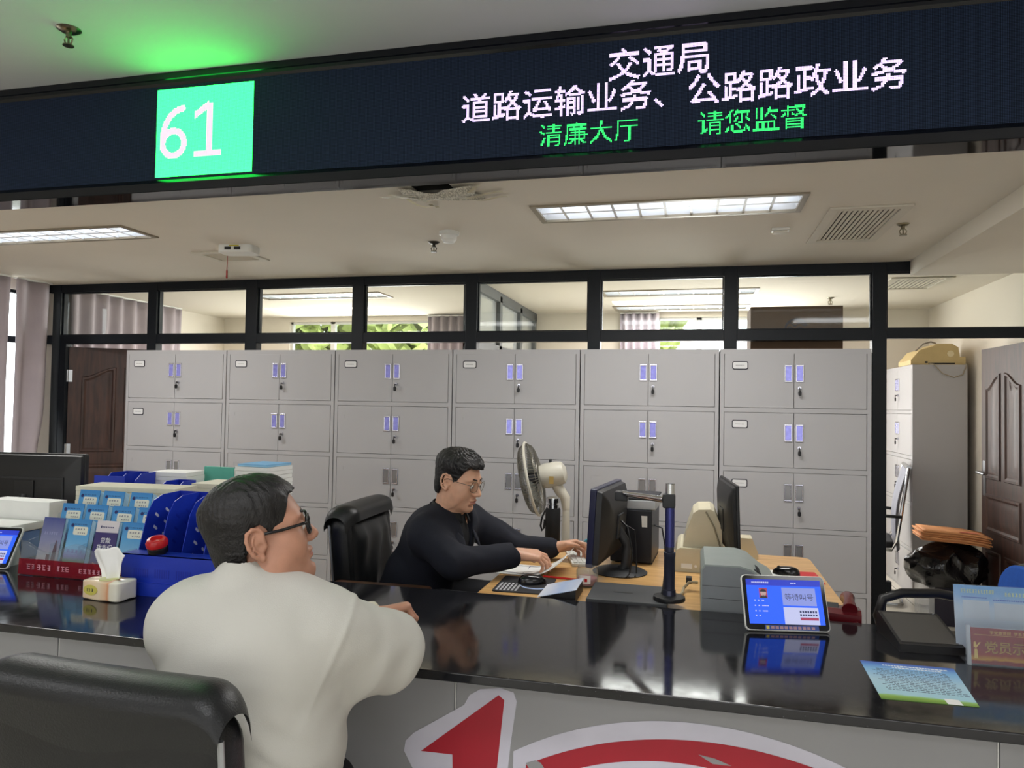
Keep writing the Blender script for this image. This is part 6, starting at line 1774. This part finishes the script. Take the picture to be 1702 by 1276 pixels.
for k in range(5):
    a = 2*PI*k/5; c, s_ = math.cos(a), math.sin(a)
    lo = MB().tube([(c*.02, s_*.02, .12), (c*.28, s_*.28, .07)], [.024, .016], 8).build('base_leg', BLACK, bc_)
    MB().cyl((c*.28-s_*.018, s_*.28+c*.018, .027), (c*.28+s_*.018, s_*.28-c*.018, .027), .027, n=14).cyl((c*.28, s_*.28, .04), (c*.28, s_*.28, .075), .008).build('caster', BLACK, lo)

# ------------------------------------------------------------------ back room doorway
bxx = thing('carton', 'dark carton with small white print under the black plastic bag', 'box', (1.72, 5.72, 0), R(0))
MB().box(-.13, .19, -.18, .18, 0, .265, .003).build('carton_body', pm('dark_carton', (32, 30, 48), .5, var=.05), bxx)
pmk = MB(); bars(pmk, .0, .06, .135, .014, 4, -.1802, 2); bars(pmk, .0, .09, .118, .006, 8, -.1802, 3)
for q in range(3): pmk.box(.0+.04*q, .024+.04*q, -.1806, -.18, .07, .094)
pmk.build('white_print', WHT, bxx, smooth=0)
MB().box(-.165, -.131, -.17, .17, 0, .25, .003).build('clear_side_wrap', acrylic_mat('clear_wrap', (.8, .8, .82), .25), bxx)
pb = thing('plastic_bag', 'shiny black plastic bag of goods on the dark carton in the doorway', 'plastic bag', (1.70, 5.68, .265))
bf = Field((-.40, -.30, -.09), (.28, .28, .30), .0075)
bf.ell((.03, 0, .12), (.20, .20, .145), .03); bf.ell((-.06, -.05, .10), (.19, .17, .12), .05); bf.cap((-.15, -.10, .13), (-.33, -.13, .175), .10, .012, .04); bf.cap((-.10, -.14, .02), (.02, -.17, -.03), .06, .03, .03)
def crinkle(X, Y, Z, F):
    a = np.abs(wob(X, Y, Z, 26, 41, 6)); b_ = np.abs(wob(X, Y, Z, 55, 42, 6))
    return np.maximum(F+.052*a+.026*b_-.030, .003-Z+0*X)
bf.warp(crinkle); V, Q = bf.mesh()
BAGTOP = .265+float(V[(np.abs(V[:, 0]) < .12), 2].max())
link_mesh('bag', V, Q, pm('bag_black_film', (16, 16, 18), .16, var=.1, spec=.6, bump=.4, bscale=40), pb)
KR = pm('kraft_envelope', (206, 142, 92), .7, var=.06, scale=12)
for i in range(7):
    e = thing('envelope', ['kraft envelope at the bottom of the stack on the black bag'] [0] if i == 0 else 'kraft envelope on top of the stack on the black bag' if i == 6 else 'kraft envelope in the middle of the stack on the black bag', 'envelope', (1.70+(.012*math.sin(i*2.3)), 5.60+.010*math.cos(i*1.7), BAGTOP+.020+.0098*i), R(-4+1.2*math.sin(i*1.9)), 'kraft envelopes on the black bag')
    def en(u, v): return ((u-.5)*.40, (v-.5)*.29, -.018*(2*u-1)**2*(1 if u > .5 else .0)+.012*(1-u)**2)
    o = MB().grid(en, 14, 4).build('envelope_body', KR, e, smooth=3); md = o.modifiers.new('thickness', 'SOLIDIFY'); md.thickness = .0075
    if i == 6: MB().quad((.02, -.10, .006), (.14, -.10, .003), (.14, -.06, .003), (.02, -.06, .006)).build('red_mark', pm('envelope_mark', (190, 96, 70), .7), e, smooth=0)
mc = thing('mesh_chair', 'grey mesh chair with chrome cantilever frame beside the back room cabinet', 'chair', (1.27, 6.25, 0), R(80))
MESHM = pm('mesh_grey', (138, 140, 152), .7, var=.15, scale=300)
def mbk(u, v): return ((u-.5)*.46, -.24-.07*v-.03*math.sin(PI*u)+.04*math.sin(PI*v), .40+.62*v)
o = MB().grid(mbk, 12, 16).build('mesh_back', MESHM, mc, smooth=3); md = o.modifiers.new('thickness', 'SOLIDIFY'); md.thickness = .006
m = MB(); pad(m, -.23, .23, -.22, .24, .42, .47, .05, .02, 5); m.build('seat', pm('mesh_seat_black', (26, 26, 28), .8), mc)
MB().cyl((-.235, -.312, 1.02), (.235, -.312, 1.02), .016).build('top_rail', STEEL, mc)
for s in (-1, 1):
    MB().tube([(s*.235, -.312, 1.02), (s*.235, -.27, .72), (s*.235, -.235, .48), (s*.235, -.20, .41), (s*.235, .20, .41), (s*.235, .25, .36), (s*.235, .25, .05), (s*.235, .22, .015), (s*.235, -.24, .015), (s*.20, -.27, .015), (0, -.275, .015)], .0125, 8).build('tube_frame', CHROME, mc)
    MB().tube([(s*.25, -.265, .66), (s*.275, -.1, .665), (s*.275, .1, .66), (s*.25, .2, .60), (s*.24, .24, .40)], .012, 8).build('armrest', BLACK, mc)
